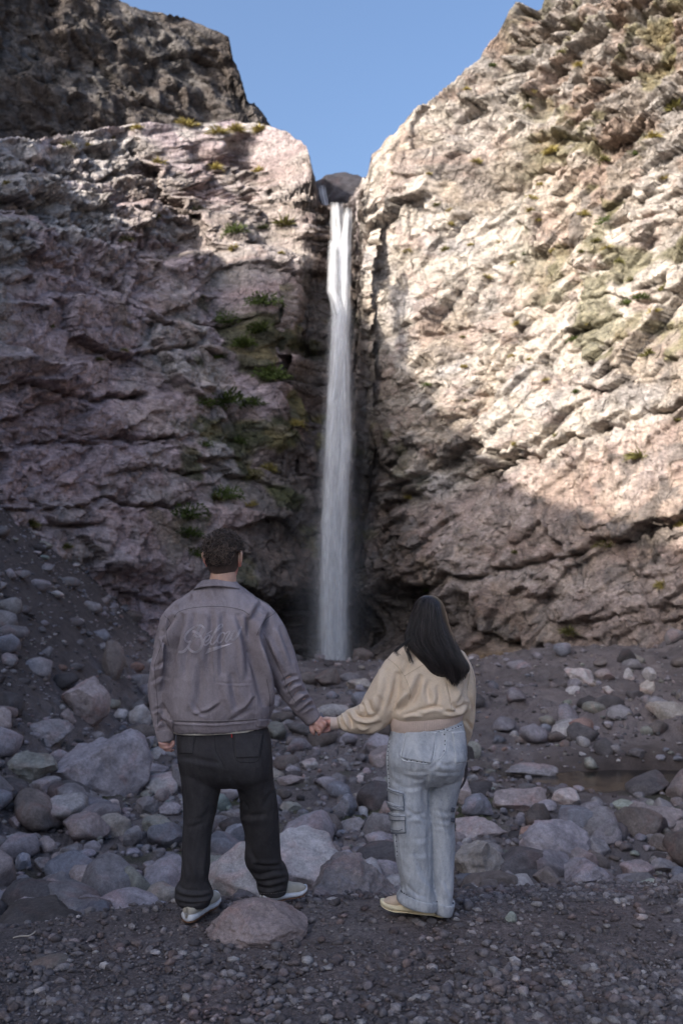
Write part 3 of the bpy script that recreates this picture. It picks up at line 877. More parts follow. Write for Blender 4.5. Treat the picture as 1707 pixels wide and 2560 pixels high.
# dark rock sill that closes the notch behind the lip
def rock_shape(seed, sub=4, cuts=14, rough=.07, lo=.55, hi=.92, flat=.0):
    r = np.random.default_rng(seed)
    V, F = ico(sub); V = V.copy()
    V *= (1, r.uniform(.75, 1.0), r.uniform(.6, .9))
    for _ in range(cuts):
        n = r.normal(size=3); n /= np.linalg.norm(n)
        d = r.uniform(lo, hi) * np.abs(V @ n).max()
        t = V @ n - d
        V -= np.maximum(t, 0)[:, None] * n * .93
    nn = V / np.linalg.norm(V, axis=1)[:, None]
    o = r.uniform(0, 50)
    V += nn * (rough * 1.3 * fbm(V[:, 0] * 1.3 + o, V[:, 1] * 1.3, V[:, 2] * 1.3, seed, 3) + rough * .55 * ridged(V[:, 0] * 3 + o, V[:, 1] * 3, V[:, 2] * 3, seed + 1, 3) + rough * .3 * fbm(V[:, 0] * 9 + o, V[:, 1] * 9, V[:, 2] * 9, seed + 2, 2))[:, None]
    V /= np.abs(V).max(0)
    return V, F

V, F = rock_shape(900, 5, 18, .12)
sill = add('notch_sill', make_mesh('notch_sill', V * (2.6, 2.2, 1.5) + W(900, 500, 43.5) - (0, 0, .45), F, (MAT_STONE,), None, False), kind='structure', label='dark rock sill across the notch behind the lip of the waterfall')
sill.color = (.05, .047, .055, 1)

# spray at the foot of the fall
def mist(name, c, r, dens, label):
    V, F = ico(4)
    m = bpy.data.materials.new(name); m.use_nodes = True; nt = m.node_tree; nt.nodes.clear()
    out = nt.nodes.new('ShaderNodeOutputMaterial'); pv = nt.nodes.new('ShaderNodeVolumePrincipled')
    pv.inputs['Color'].default_value = (.9, .93, 1, 1); pv.inputs['Anisotropy'].default_value = .1
    tc = nt.nodes.new('ShaderNodeTexCoord')
    ln = nt.nodes.new('ShaderNodeVectorMath'); ln.operation = 'LENGTH'; nt.links.new(tc.outputs['Object'], ln.inputs[0])
    mr = nt.nodes.new('ShaderNodeMapRange'); nt.links.new(ln.outputs['Value'], mr.inputs[0])
    mr.inputs[1].default_value = 1.0; mr.inputs[2].default_value = 0.0; mr.inputs[3].default_value = 0; mr.inputs[4].default_value = dens
    nt.links.new(mr.outputs[0], pv.inputs['Density']); nt.links.new(pv.outputs[0], out.inputs['Volume'])
    o = add(name, make_mesh(name, V, F, (m,)), kind='stuff', label=label)
    o.location = c; o.scale = r
    return o
mist('spray', (-.35, 34.8, .6), (1.9, 1.3, 5.2), .14, 'thin white spray hanging round the foot of the waterfall')

# ------------------------------------------------------------------ plants on the cliffs
def plant_material(name):
    m, nt, b, out = mat_new(name)
    oi = nt.nodes.new('ShaderNodeObjectInfo')
    g = nt.nodes.new('ShaderNodeNewGeometry')
    k = mixrgb(nt, oi.outputs['Color'], ramp(nt, noise(nt, 9, 4, .7, g.outputs['Position']), [(0.3, .55), (.7, 1.5)]), 1.0, 'MULTIPLY')
    nt.links.new(k, b.inputs['Base Color']); b.inputs['Roughness'].default_value = .8
    b.inputs['Specular IOR Level'].default_value = .15
    return m
MAT_PLANT = plant_material('tuft_leaves')

def tuft_mesh(name, seed, n, blade, dome, droop=.4):
    r = np.random.default_rng(seed)
    V = []; F = []
    for k in range(n):
        a = r.uniform(0, 2 * math.pi); e = math.acos(r.uniform(.02, 1))
        d = np.array((math.cos(a) * math.sin(e), math.sin(a) * math.sin(e), math.cos(e)))
        root = d * r.uniform(.05, dome) * (1, 1, .6) + r.normal(size=3) * .05
        tip = root + d * r.uniform(.4, 1.0) * blade + (0, 0, -droop * blade * r.uniform(0, 1) * math.sin(e))
        side = np.cross(d, r.normal(size=3)); side /= np.linalg.norm(side) + 1e-6
        w = r.uniform(.018, .05)
        mid = (root + tip) / 2 + (0, 0, .08 * blade)
        i = len(V)
        V += [root - side * w * .6, root + side * w * .6, mid + side * w, tip, mid - side * w]
        F += [(i, i + 1, i + 2), (i, i + 2, i + 4), (i + 4, i + 2, i + 3)]
    return make_mesh(name, np.array(V), np.array(F), (MAT_PLANT,), None, False)

TUFTS = [tuft_mesh('grass_tuft', 1, 260, .75, .45), tuft_mesh('grass_tuft', 2, 260, .6, .6), tuft_mesh('grass_tuft', 3, 240, .85, .35)]
BUSHES = [tuft_mesh('leafy_shrub', 11, 700, .28, .85, .2), tuft_mesh('leafy_shrub', 12, 700, .24, .9, .8)]
PC = {'y': (.30, .25, .085), 'o': (.15, .14, .05), 'g': (.075, .10, .028)}
PW = {'y': 'yellow-green', 'o': 'olive', 'g': 'dark green'}

def s1(L): return [(850 + x * .5465, y * .5465, s * .5465 * 1.0, c) for x, y, s, c in L]
def s2(L): return [(850 + x * .5465, 600 + y * .5465, s * .5465, c) for x, y, s, c in L]
def s3(L): return [(850 + x * .5465, 1250 + y * .5465, s * .5465, c) for x, y, s, c in L]
def s4(L): return [(x * .542, y * .542, s * .542, c) for x, y, s, c in L]
def s5(L): return [(x * .542, 600 + y * .542, s * .542, c) for x, y, s, c in L]
PL_R = s1([(625, 745, 40, 'y'), (860, 430, 32, 'y'), (865, 485, 28, 'o'), (700, 300, 26, 'g'), (1095, 290, 40, 'y'), (1520, 480, 70, 'o'), (1430, 615, 50, 'y'), (970, 690, 50, 'y'), (1205, 725, 45, 'o'),
           (1475, 820, 36, 'y'), (1345, 700, 40, 'g'), (905, 845, 24, 'y'), (880, 900, 36, 'y'), (860, 960, 28, 'y'), (905, 1005, 30, 'y'), (1110, 975, 45, 'y'), (1210, 1000, 50, 'g'), (500, 960, 26, 'y'),
           (440, 935, 28, 'o'), (505, 1025, 30, 'y'), (300, 1150, 34, 'y'), (480, 1140, 34, 'o'), (595, 1115, 22, 'y'), (725, 1105, 24, 'y'), (965, 1145, 28, 'y'), (1100, 1150, 28, 'o'), (1160, 1105, 34, 'o'),
           (1225, 1135, 34, 'y'), (1270, 1200, 36, 'o'), (785, 1200, 26, 'y'), (405, 790, 22, 'y'), (240, 790, 22, 'o'), (580, 405, 24, 'y'), (920, 650, 28, 'y'), (760, 585, 18, 'o'), (840, 1160, 22, 'g'), (1000, 235, 26, 'o')])
PL_R += s2([(670, 165, 30, 'y'), (805, 380, 32, 'y'), (560, 440, 20, 'o'), (1060, 445, 42, 'g'), (1145, 385, 30, 'y'), (1290, 292, 40, 'g'), (1370, 258, 44, 'g'), (1440, 320, 34, 'y'), (1480, 215, 40, 'o'),
            (1330, 180, 32, 'o'), (1400, 510, 60, 'o'), (795, 525, 28, 'y'), (865, 540, 28, 'y'), (565, 575, 28, 'y'), (390, 665, 26, 'g'), (1070, 690, 26, 'g'), (575, 735, 20, 'o'), (985, 890, 28, 'o'),
            (800, 940, 28, 'y'), (1375, 980, 70, 'o'), (305, 1170, 30, 'y'), (1530, 830, 40, 'o'), (940, 640, 22, 'y')])
PL_R += s3([(1215, 205, 55, 'o'), (1470, 370, 60, 'y'), (1040, 610, 55, 'o'), (400, 405, 26, 'g'), (795, 235, 30, 'o'), (1550, 100, 36, 'y')])
PL_L = s4([(440, 585, 32, 'y'), (635, 580, 40, 'y'), (865, 570, 55, 'y'), (915, 570, 28, 'y'), (1010, 600, 60, 'y'), (1100, 605, 55, 'y'), (1190, 600, 50, 'y'), (320, 680, 50, 'o'), (730, 735, 50, 'y'),
           (1000, 780, 50, 'y'), (1190, 780, 50, 'y'), (720, 1000, 50, 'o'), (900, 985, 70, 'g'), (1080, 1060, 70, 'g'), (1330, 1010, 85, 'o'), (1210, 1050, 40, 'g'), (1075, 1140, 40, 'y'), (590, 1100, 45, 'o'),
           (30, 840, 30, 'y'), (1300, 1160, 26, 'y'), (520, 630, 26, 'y'), (410, 670, 26, 'y')])
PL_L += s5([(1210, 270, 90, 'g'), (1040, 360, 80, 'g'), (1190, 400, 80, 'g'), (1115, 480, 75, 'g'), (1020, 530, 45, 'g'), (1250, 630, 95, 'g'), (1050, 770, 120, 'g'), (1180, 745, 60, 'g'), (940, 740, 65, 'g'),
            (1380, 840, 50, 'y'), (1250, 1050, 60, 'y'), (1160, 1085, 60, 'o'), (1050, 1150, 90, 'g'), (870, 1260, 110, 'g'), (1160, 1220, 45, 'y'), (150, 1290, 70, 'o'), (240, 400, 30, 'g'), (570, 500, 30, 'o'),
            (460, 550, 30, 'o'), (860, 1350, 80, 'g'), (1000, 1180, 60, 'o'), (900, 1430, 60, 'g'), (310, 1400, 40, 'o'), (1110, 920, 50, 'g'), (940, 930, 45, 'g')])

used_labels = {}
def uniq(lbl, hint):
    """a label that names one thing only"""
    k = lbl
    if k in used_labels:
        k = lbl + ' ' + hint
    n = 2
    words_n = ['zeroth', 'first', 'second', 'third', 'fourth', 'fifth', 'sixth', 'seventh', 'eighth', 'ninth', 'tenth', 'eleventh', 'twelfth']
    used_labels[k] = 1
    return k
ORD = ['first', 'second', 'third', 'fourth', 'fifth', 'sixth', 'seventh', 'eighth', 'ninth', 'tenth', 'eleventh', 'twelfth', 'thirteenth', 'fourteenth', 'fifteenth', 'sixteenth', 'seventeenth', 'eighteenth', 'nineteenth', 'twentieth']

def band_name(py, side):
    bands = [(230, 'near frame top'), (390, 'on skyline ledges'), (520, 'level with waterfall lip'), (640, 'below waterfall lip'), (800, 'upper half'),
             (1000, 'half height'), (1200, 'lower half'), (5000, 'near the foot')]
    for y, n in bands:
        if py < y: return n

def plant_all(L, bv, side):
    items = []
    for px, py, sz, c in L:
        h = cam_hit(bv, px, py + sz * .25)
        if h[0] is None: continue
        items.append((px, py, sz, c, h[0], h[1]))
    groups = {}
    for it in items:
        groups.setdefault((band_name(it[1], side), it[3]), []).append(it)
    for (band, c), its in groups.items():
        its.sort(key=lambda t: abs(t[0] - 840))
        for k, (px, py, sz, c, loc, nrm) in enumerate(its):
            bush = c == 'g'
            me = (BUSHES if bush else TUFTS)[int(px) % (2 if bush else 3)]
            rad = 1.0 * sz / FPX * loc.y
            o = add('shrub' if bush else 'grass_tuft', me)
            o.location = loc + Vector(nrm) * .3 * rad + Vector((0, -.25 * rad, 0))
            o.rotation_euler = (random.uniform(-.2, .2), random.uniform(-.2, .2), random.uniform(0, 6.28))
            f = random.uniform(.9, 1.15)
            o.scale = (rad * f * 1.15, rad * 1.0, rad * (1.1 if bush else .9))
            v = random.uniform(.8, 1.2)
            o.color = (*[q * v for q in PC[c]], 1)
            kind = 'shrub' if bush else 'grass tuft'
            where = f'{"left" if side == "l" else "right"} cliff, {band}'
            o['label'] = f'{PW[c]} {"shrub" if bush else "tuft"} on {where}' + (f', {ORD[k]} from the water' if len(its) > 1 else '')
            o['category'] = kind
            o['group'] = f'{kind}s on the {"left" if side == "l" else "right"} cliff'
plant_all(PL_R, BV_R, 'r')
plant_all(PL_L, BV_L, 'l')

# ------------------------------------------------------------------ boulders and stones
RC = {'grey': (.27, .25, .26), 'lav': (.34, .31, .335), 'pink': (.35, .295, .29), 'pale': (.46, .43, .43), 'dark': (.12, .108, .112), 'olive': (.29, .285, .255), 'teal': (.27, .32, .305),
      'tan': (.37, .33, .30), 'red': (.33, .22, .19), 'blue': (.25, .25, .285), 'brown': (.19, .16, .15), 'green': (.36, .385, .33)}
RCW = {'grey': 'grey', 'lav': 'lilac-grey', 'pink': 'pinkish', 'pale': 'pale', 'dark': 'dark', 'olive': 'olive-grey', 'teal': 'blue-green', 'tan': 'tan', 'red': 'rusty red', 'blue': 'blue-grey', 'brown': 'brown', 'green': 'pale green'}
PROTO = []
for k in range(16):
    V, F = rock_shape(500 + k, 3, 9 + k % 5, .10, .40 if k % 3 else .52, .84)
    PROTO.append(make_mesh('stone', V, F, (MAT_STONE,), None, False))
PROTO_V = [rock_shape(500 + k, 2, 9, .09, .42, .84) for k in range(10)]
PROTO_S = [rock_shape(700 + k, 1, 9, .06, .5, .88) for k in range(12)]
PROTO_S0 = []
for _k in range(6):
    _V, _F = ico(1) if False else ico(1)
    _r = np.random.default_rng(_k); PROTO_S0.append((_V[:] * _r.uniform(.7, 1.15, (len(_V), 1)), _F))

BIG = [  # x0, y0, x1, y1 in photograph pixels, colour, label
    (143, 1811, 384, 2008, 'lav', 'biggest lilac-grey boulder, left of the man, with a brown underside'),
    (146, 1692, 274, 1811, 'pink', 'rounded pinkish boulder standing behind the biggest left boulder'),
    (60, 1800, 183, 1868, 'grey', 'low flat grey boulder left of the rounded pinkish boulder'),
    (22, 1880, 139, 1955, 'olive', 'olive-grey boulder just left of the biggest left boulder'),
    (-8, 1768, 30, 1826, 'pink', 'upright pinkish stone cut by the left edge of the frame'),
    (71, 1939, 146, 1992, 'grey', 'grey wedge stone with a green underside below the olive-grey boulder'),
    (-4, 1939, 42, 1982, 'brown', 'brown stone at the left edge below the olive-grey boulder'),
    (249, 1992, 300, 2043, 'pale', 'pale knobbly stone under the biggest left boulder'),
    (340, 1992, 398, 2043, 'grey', 'grey rounded stone left of the man at knee height'),
    (355, 2038, 428, 2087, 'olive', 'flat olive-grey slab stone left of the man at shin height'),
    (397, 2000, 450, 2043, 'lav', 'lilac stone touching the left side of the man at knee height'),
    (302, 2065, 353, 2120, 'grey', 'upright grey stone left of the flat olive slab'),
    (20, 2036, 62, 2076, 'grey', 'round grey stone near the left edge above the creek'),
    (95, 2090, 144, 2134, 'pink', 'pinkish squarish stone above the creek on the left'),
    (37, 2098, 92, 2130, 'blue', 'blue-grey slanting stone left of the pinkish squarish one'),
    (42, 2128, 84, 2178, 'blue', 'pointed blue-grey stone near the left edge by the creek'),
    (84, 2134, 130, 2178, 'grey', 'blocky grey stone right of the pointed blue-grey one'),
    (144, 2110, 206, 2150, 'grey', 'grey stone right of the pinkish squarish one'),
    (188, 2122, 240, 2151, 'blue', 'smooth blue-grey stone at the upper bank of the creek'),
    (313, 2116, 357, 2146, 'blue', 'blue-grey stone left of the man below the flat slab'),
    (183, 2156, 254, 2186, 'brown', 'flat brown stone at the edge of the creek water'),
    (22, 2196, 108, 2256, 'dark', 'dark stone beside the creek at the far left'),
    (362, 2166, 448, 2224, 'grey', 'big grey stone right of the creek by the man\'s left ankle'),
    (351, 2206, 392, 2236, 'dark', 'small dark stone in front of the grey one at the creek'),
    (146, 1771, 192, 1813, 'pink', 'small pinkish stone in front of the rounded pinkish boulder'),
    (249, 1599, 311, 1708, 'brown', 'craggy brown outcrop at the foot of the dark scree'),
    (-6, 1628, 52, 1670, 'grey', 'grey boulder high on the scree at the left edge'),
    (322, 1752, 384, 1817, 'pale', 'pale stone left of the man\'s sleeve'),
    (282, 1772, 324, 1806, 'pale', 'pale little stone between the pinkish boulder and the man'),
    (372, 1904, 420, 1938, 'lav', 'lilac stone below the man\'s left hand'),
    (505, 2100, 740, 2330, 'pale', 'broad pale weathered boulder seen between the man\'s legs', 7.3),
    (660, 2078, 918, 2290, 'pale', 'broad pale weathered boulder between the couple', 7.9),
    (556, 2222, 655, 2300, 'dark', 'dark lump of rock at the foot of the pale boulder between the man\'s legs', 6.9),
    (554, 2058, 620, 2130, 'blue', 'blue-grey stone between the man\'s knees'),
    (749, 2024, 799, 2067, 'teal', 'rounded blue-green stone in the middle between the couple'),
    (800, 2027, 829, 2068, 'dark', 'dark purple stone right of the blue-green one'),
    (838, 1986, 892, 2046, 'blue', 'blue-grey angular stone above the dark purple one'),
    (696, 1996, 753, 2032, 'olive', 'olive stone left above the blue-green one'),
    (751, 1893, 794, 1927, 'pale', 'pale rounded stone in the middle distance under the clasped hands'),
    (696, 1937, 760, 1968, 'pink', 'light pinkish slab right of the man\'s knee'),
    (932, 1942, 972, 1968, 'grey', 'grey flat stone left of the woman\'s thigh'),
    (888, 1937, 914, 1958, 'pale', 'little pale pointed stone left of the grey flat one'),
    (850, 2044, 924, 2078, 'grey', 'flat grey slab stone right of the blue-green stone'),
    (827, 2030, 863, 2053, 'dark', 'small dark stone leaning on the flat grey slab'),
    (948, 2100, 1003, 2165, 'pink', 'pinkish round boulder at the left side of the woman\'s shins'),
    (920, 2118, 953, 2145, 'grey', 'grey stone left of the pinkish round boulder'),
    (1263, 1906, 1388, 1950, 'grey', 'low wide grey boulder at the near shore of the pool'),
    (1148, 1982, 1232, 2052, 'blue', 'upright blue-grey boulder right of the woman\'s knees'),
    (1234, 1960, 1378, 2040, 'pink', 'large pinkish-grey boulder below the low wide one'),
    (1385, 1965, 1461, 2022, 'pale', 'whitish faceted boulder standing at the pool'),
    (1532, 1996, 1590, 2043, 'green', 'pale green boulder at the right shore of the pool'),
    (1597, 2000, 1640, 2043, 'olive', 'dark olive stone right of the pale green boulder'),
    (1634, 1994, 1690, 2048, 'grey', 'grey boulder near the right edge beside the pool'),
    (1130, 2040, 1258, 2098, 'pink', 'pinkish lumpy boulder between the upright blue-grey and the big tan boulder'),
    (1130, 2086, 1262, 2206, 'tan', 'big tan boulder with a dark wet base beside the woman\'s shins'),
    (1300, 2050, 1474, 2168, 'lav', 'largest lilac-grey boulder of the right bank'),
    (1321, 2002, 1388, 2036, 'lav', 'lilac stone between the pinkish-grey and the largest right boulder'),
    (1290, 2064, 1350, 2105, 'red', 'rusty red stone left of the largest right boulder'),
    (1448, 2094, 1524, 2152, 'grey', 'knobbly grey boulder right of the largest right boulder'),
    (1490, 2050, 1542, 2086, 'dark', 'dark slanting stone above the knobbly grey boulder'),
    (1615, 2086, 1676, 2132, 'brown', 'brown rounded boulder at the right in the shade'),
    (1297, 2140, 1361, 2180, 'lav', 'squarish lilac stone under the largest right boulder'),
    (1330, 2168, 1396, 2224, 'brown', 'brownish rounded stone below the squarish lilac one'),
    (1408, 2146, 1520, 2224, 'lav', 'rounded lilac boulder overhanging the gravel hump on the right'),
    (1548, 2152, 1636, 2200, 'grey', 'long grey stone at the far side of the right hump'),
    (1628, 2144, 1698, 2186, 'grey', 'grey stone near the right edge behind the long one'),
    (1146, 2218, 1278, 2262, 'pale', 'pale flat slab just behind the hump right of the woman'),
    (1187, 2198, 1250, 2238, 'brown', 'brown stone above the pale flat slab'),
    (1253, 2178, 1290, 2218, 'grey', 'grey upright stone above the pale flat slab'),
    (1595, 2215, 1692, 2260, 'grey', 'low grey stone behind the hump at the right edge'),
    (1412, 1668, 1493, 1718, 'pale', 'pale angular block at the foot of the right cliff'),
    (1489, 1668, 1543, 1703, 'pink', 'pinkish block right of the pale angular one'),
    (1560, 1670, 1588, 1704, 'pale', 'pale upright stone at the foot of the right cliff'),
    (1606, 1668, 1642, 1706, 'pale', 'pale tall stone second from the right edge under the cliff'),
    (1600, 1702, 1642, 1738, 'tan', 'tan stone under the pale tall one'),
    (1417, 1714, 1450, 1737, 'pale', 'small pale stone below the pale angular block'),
    (1503, 1714, 1532, 1740, 'pale', 'small pale cube-like stone right of the small pale one'),
    (1620, 1753, 1715, 1800, 'tan', 'flat tan boulder at the right edge on the gravel bar'),
    (1134, 1944, 1182, 2022, 'pink', 'pinkish upright stone touching the right side of the woman\'s thigh'),
    (1572, 1930 - 60, 1610, 1900, 'dark', 'dark stone lying in the brown pool'),
    (860, 1690, 925, 1725, 'tan', 'tan stone on the brown bank in front of the waterfall'),
    (740, 1680, 800, 1712, 'brown', 'brown rock on the bank left of the waterfall foot'),
    (785, 1668, 850, 1720, 'brown', 'large brown rock on the bank in front of the waterfall foot'),
]

stones = []     # (screen size, ...) single stones in view
def ground_hit(px, py):
    h = BV_G.ray_cast(Vector((0, 0, CAMZ)), Vector(ray(px, py).tolist()).normalized())
    return h[0]

def own_rock(seed, sub, cuts, rough, mat, smooth=False, lo=.5):
    V, F = rock_shape(seed, sub, cuts, rough, lo, .9)
    return make_mesh('boulder', V, F, (mat,), None, smooth)

taken = []
for k, rec in enumerate(BIG):
    x0, y0, x1, y1, c, lab = rec[:6]
    pw, ph = x1 - x0, y1 - y0
    if len(rec) > 6: Yd = rec[6]
    else:
        g = ground_hit((x0 + x1) / 2, y1 - .10 * ph)
        if g is None: continue
        Yd = g.y
        if y1 > 2190 and Yd < 7.2: Yd = 7.4
    w = pw / FPX * Yd; h = ph / FPX * Yd
    phi = math.atan(abs(ray((x0 + x1) / 2, (y0 + y1) / 2)[2]))
    dep = min(w * .5, h * .85)
    ctr = W((x0 + x1) / 2, (y0 + y1) / 2, Yd + dep * .6)
    hh = max(.25 * h, math.sqrt(max(0, (h / 2) ** 2 - (dep * math.sin(phi)) ** 2)) / math.cos(phi))
    sub = 5 if pw > 110 else 4
    me = own_rock(1000 + k, sub, 12, .11, MAT_STONE, False, .45)
    o = add('boulder' if pw > 70 else 'stone', me)
    o.location = ctr - np.array((0, 0, .04 * h))
    o.scale = (w * .55, dep * 1.05, hh * 1.12)
    o.rotation_euler = (0, random.uniform(-.12, .12), random.uniform(-.35, .35))
    v = random.uniform(.9, 1.1)
    o.color = (*[q * v * 1.05 for q in RC[c]], 1)
    o['label'] = lab; o['category'] = 'boulder' if pw > 70 else 'stone'; o['group'] = 'boulders and stones of the stream bed'
    taken.append((ctr[0], ctr[1], max(w, .2) * .5))

taken = np.array(taken)
# random stones: the ones that show largest are things, the rest one mass
cand = []
r = np.random.default_rng(42)
tries = 0
M_ = 34000
ty_ = 6.3 * (33 / 6.3) ** r.random(M_); tx_ = r.uniform(-.40, .40, M_) * ty_
ts_ = np.minimum(.042 * (1 + r.pareto(1.75, M_)), .55)
x0_ = np.interp(ty_, [0, 8, 12, 18, 26, 34], [-3.6, -3.2, -3.5, -4.2, -4.6, -5.2])
dens = .85 + .5 * vnoise(tx_ * .45, ty_ * .45, 0, 61)
dens = np.where((tx_ > 2.2) & (ty_ > 12), dens * .5, dens)
dens = np.where((tx_ < x0_ - .6) & (ty_ > 11), dens * .8, dens)
inpool = np.exp(-(((tx_ - 4.9) / 2.3) ** 2 + ((ty_ - 15.2) / .7) ** 2) ** 2) > .4
dens = np.where(inpool, .03, dens)
ok_ = (r.random(M_) < dens) & ~((ty_ < 8.2) & (ground_z(tx_, ty_) > -.9))
for x, y, size in zip(tx_[ok_], ty_[ok_], ts_[ok_]):
    if size > .10 and np.any(np.hypot(taken[:, 0] - x, taken[:, 1] - y) < taken[:, 2] + size * .35): continue
    cand.append((size / y, float(x), float(y), float(size)))
    if len(cand) >= 14000: break
cand.sort(reverse=True)
N_SINGLE = 300 - len(BIG) - 6
zones = {}
singles = []
bag = Bag()
ck = list(RC)
cw = np.array([10, 10, 4, 3.5, 7, 2, .15, 1.5, .3, 6, 4, .15]); cw = cw / cw.sum()
for n, (ang, x, y, size) in enumerate(cand):
    if n < N_SINGLE and ang > 8 / FPX:
        singles.append((x, y, size)); continue
    c = np.array(RC[ck[r.choice(len(ck), p=cw)]]) * r.uniform(.5, 1.0)
    V, F = PROTO_V[r.integers(10)] if ang > 20 / FPX else PROTO_S[r.integers(12)]
    a = r.uniform(0, 6.28); ca, sa = math.cos(a), math.sin(a)
    S = np.array((size * .55 * r.uniform(.8, 1.3), size * .55, size * .5 * r.uniform(.5, 1.0)))
    Q = V * S
    Q = np.stack([Q[:, 0] * ca - Q[:, 1] * sa, Q[:, 0] * sa + Q[:, 1] * ca, Q[:, 2]], 1)
    z = gz(x, y)
    bag.put(Q + (x, y, z + S[2] * .45), F, c)
loose = add('loose_stones', bag.mesh('loose_stones', (MAT_PEBBLE,), False), kind='stuff', label='countless small stones and rubble covering the stream bed')

def zone_of(x, y):
    px, py = proj(np.array([x, y, -1.4]))
    if y > 24: row = 'on the far bank below the cliffs'
    elif y > 17: row = 'in the far stream bed'
    elif y > 12: row = 'in the middle stream bed'
    elif y > 9: row = 'in the near stream bed'
    else: row = 'just behind the gravel hump'
    if px < 200: col_ = 'at the left edge'
    elif px < 400: col_ = 'left of the man'
    elif px < 700: col_ = 'behind the man'
    elif px < 960: col_ = 'between the couple'
    elif px < 1150: col_ = 'behind the woman'
    elif px < 1450: col_ = 'right of the woman'
    else: col_ = 'at the right edge'
    return row, col_, float(px)
items = {}
for (x, y, size) in singles:
    c = ck[r.choice(len(ck), p=cw)]
    row, col_, px = zone_of(x, y)
    items.setdefault((row, col_, c), []).append((px, x, y, size))
for (row, col_, c), its in items.items():
    its.sort()
    for k, (px, x, y, size) in enumerate(its):
        o = add('stone', PROTO[r.integers(len(PROTO))])
        sz = np.array((size * .55 * r.uniform(.85, 1.3), size * .55, size * .5 * r.uniform(.6, 1.05)))
        o.scale = sz
        o.location = (x, y, gz(x, y) + sz[2] * .5)
        o.rotation_euler = (random.uniform(-.3, .3), random.uniform(-.3, .3), random.uniform(0, 6.28))
        v = r.uniform(.65, 1.0)
        o.color = (*[q * v for q in RC[c]], 1)
        tail = f', {ORD[k]} from the left' if len(its) > 1 else ''
        o['label'] = f'{RCW[c]} stone {row}, {col_}{tail}'
        o['category'] = 'stone'; o['group'] = 'boulders and stones of the stream bed'

# near stones on the hump
def near_rock(name, box, Yd, c, label, seed, dep, mat=MAT_STONE_NEAR, sub=6, cuts=16, rough=.07, rot=0, cat='rock', sink=.08):
    x0, y0, x1, y1 = box
    w = (x1 - x0) / FPX * Yd; h = (y1 - y0) / FPX * Yd
    me = own_rock(seed, sub, cuts, rough, mat, True, .62)
    o = add(name, me)
    dep = min(dep, h * 1.1)
    phi = math.atan(abs(ray((x0 + x1) / 2, (y0 + y1) / 2)[2]))
    hz = max(.3 * h, math.sqrt(max(0, (h / 2) ** 2 - (dep * math.sin(phi)) ** 2)) / math.cos(phi))
    ctr = W((x0 + x1) / 2, (y0 + y1) / 2, Yd + dep * .5)
    o.location = ctr; o.scale = (w * .53, dep, hz * 1.08); o.rotation_euler = (0, rot, 0)
    o.color = (*RC[c], 1) if isinstance(c, str) else (*c, 1)
    o['label'] = label; o['category'] = cat
    return o
near_rock('boulder', (522, 2250, 774, 2374), 4.50, (.30, .245, .24), 'reddish speckled boulder in front of the man\'s feet', 61, .17, rough=.10, cat='boulder')
near_rock('boulder', (-30, 2236, 212, 2440), 5.0, (.085, .073, .07), 'dark boulder in the lower left corner beyond the gravel', 62, .35, cat='boulder')
near_rock('boulder', (716, 2132, 1000, 2345), 5.60, (.29, .25, .24), 'low earthy rock with a whitish patch between the couple\'s feet', 63, .38, rough=.16, cat='boulder')
near_rock('stone', (1262, 2281, 1291, 2318), 4.75, (.26, .28, .25), 'small pale green upright stone on the gravel right of the woman', 64, .025, sub=4, cat='stone')
near_rock('stone', (216, 2318, 272, 2348), 4.75, 'dark', 'small dark stone at the left end of the hump', 65, .05, sub=4, cat='stone')
near_rock('stone', (172, 2336, 222, 2364), 4.6, 'grey', 'small grey stone beside the dark one at the left end of the hump', 66, .05, sub=4, cat='stone')
near_rock('stone', (272, 2304, 352, 2334), 4.8, 'pale', 'pale crumbly stone at the crest of the hump left of the man', 67, .07, sub=5, cat='stone')
near_rock('stone', (62, 2390, 210, 2470), 4.2, (.19, .165, .145), 'half buried tan stone in the gravel at the lower left', 68, .12, sub=5, cat='stone')

# ------------------------------------------------------------------ gravel of the hump
bag = Bag()
r = np.random.default_rng(77)
n = 0
cols = [np.array(q) for q in ((.15, .132, .134), (.22, .195, .197), (.29, .262, .262), (.20, .16, .15), (.40, .37, .36), (.14, .125, .13))]
gy_ = 3.25 * (6.6 / 3.25) ** r.random(80000); gx_ = r.uniform(-.40, .40, 80000) * gy_
gz_ = ground_z(gx_, gy_)
pd_ = (.35 + .65 * sstep(-.25, .35, vnoise(gx_ * 1.6, gy_ * 1.6, 0, 88))) * np.interp(gy_, [3.3, 4.2, 4.6, 6.5], [1.0, .8, .38, .25])
gk_ = (gz_ > -.8) & (r.random(80000) < pd_)
for x, y, z0 in list(zip(gx_[gk_], gy_[gk_], gz_[gk_]))[:21000]:
    s = .0044 * (1 + r.pareto(1.75)); s = min(s, .026)
    V, F = PROTO_S[r.integers(12)] if s > .010 else (PROTO_S0[r.integers(6)] if 'PROTO_S0' in globals() else PROTO_S[0])
    S = np.array((s * r.uniform(.8, 1.4), s * r.uniform(.7, 1.1), s * r.uniform(.45, .9)))
    a = r.uniform(0, 6.28); ca, sa = math.cos(a), math.sin(a)
    Q = V * S; Q = np.stack([Q[:, 0] * ca - Q[:, 1] * sa, Q[:, 0] * sa + Q[:, 1] * ca, Q[:, 2]], 1)
    bag.put(Q + (x, y, z0 + float(0) + S[2] * .35 + .002), F, cols[r.choice(6, p=(.28, .26, .16, .14, .05, .11))] * r.uniform(.7, 1.15))
add('gravel', bag.mesh('gravel', (MAT_PEBBLE,), False), kind='stuff', label='dark volcanic gravel strewn over the hump in front')

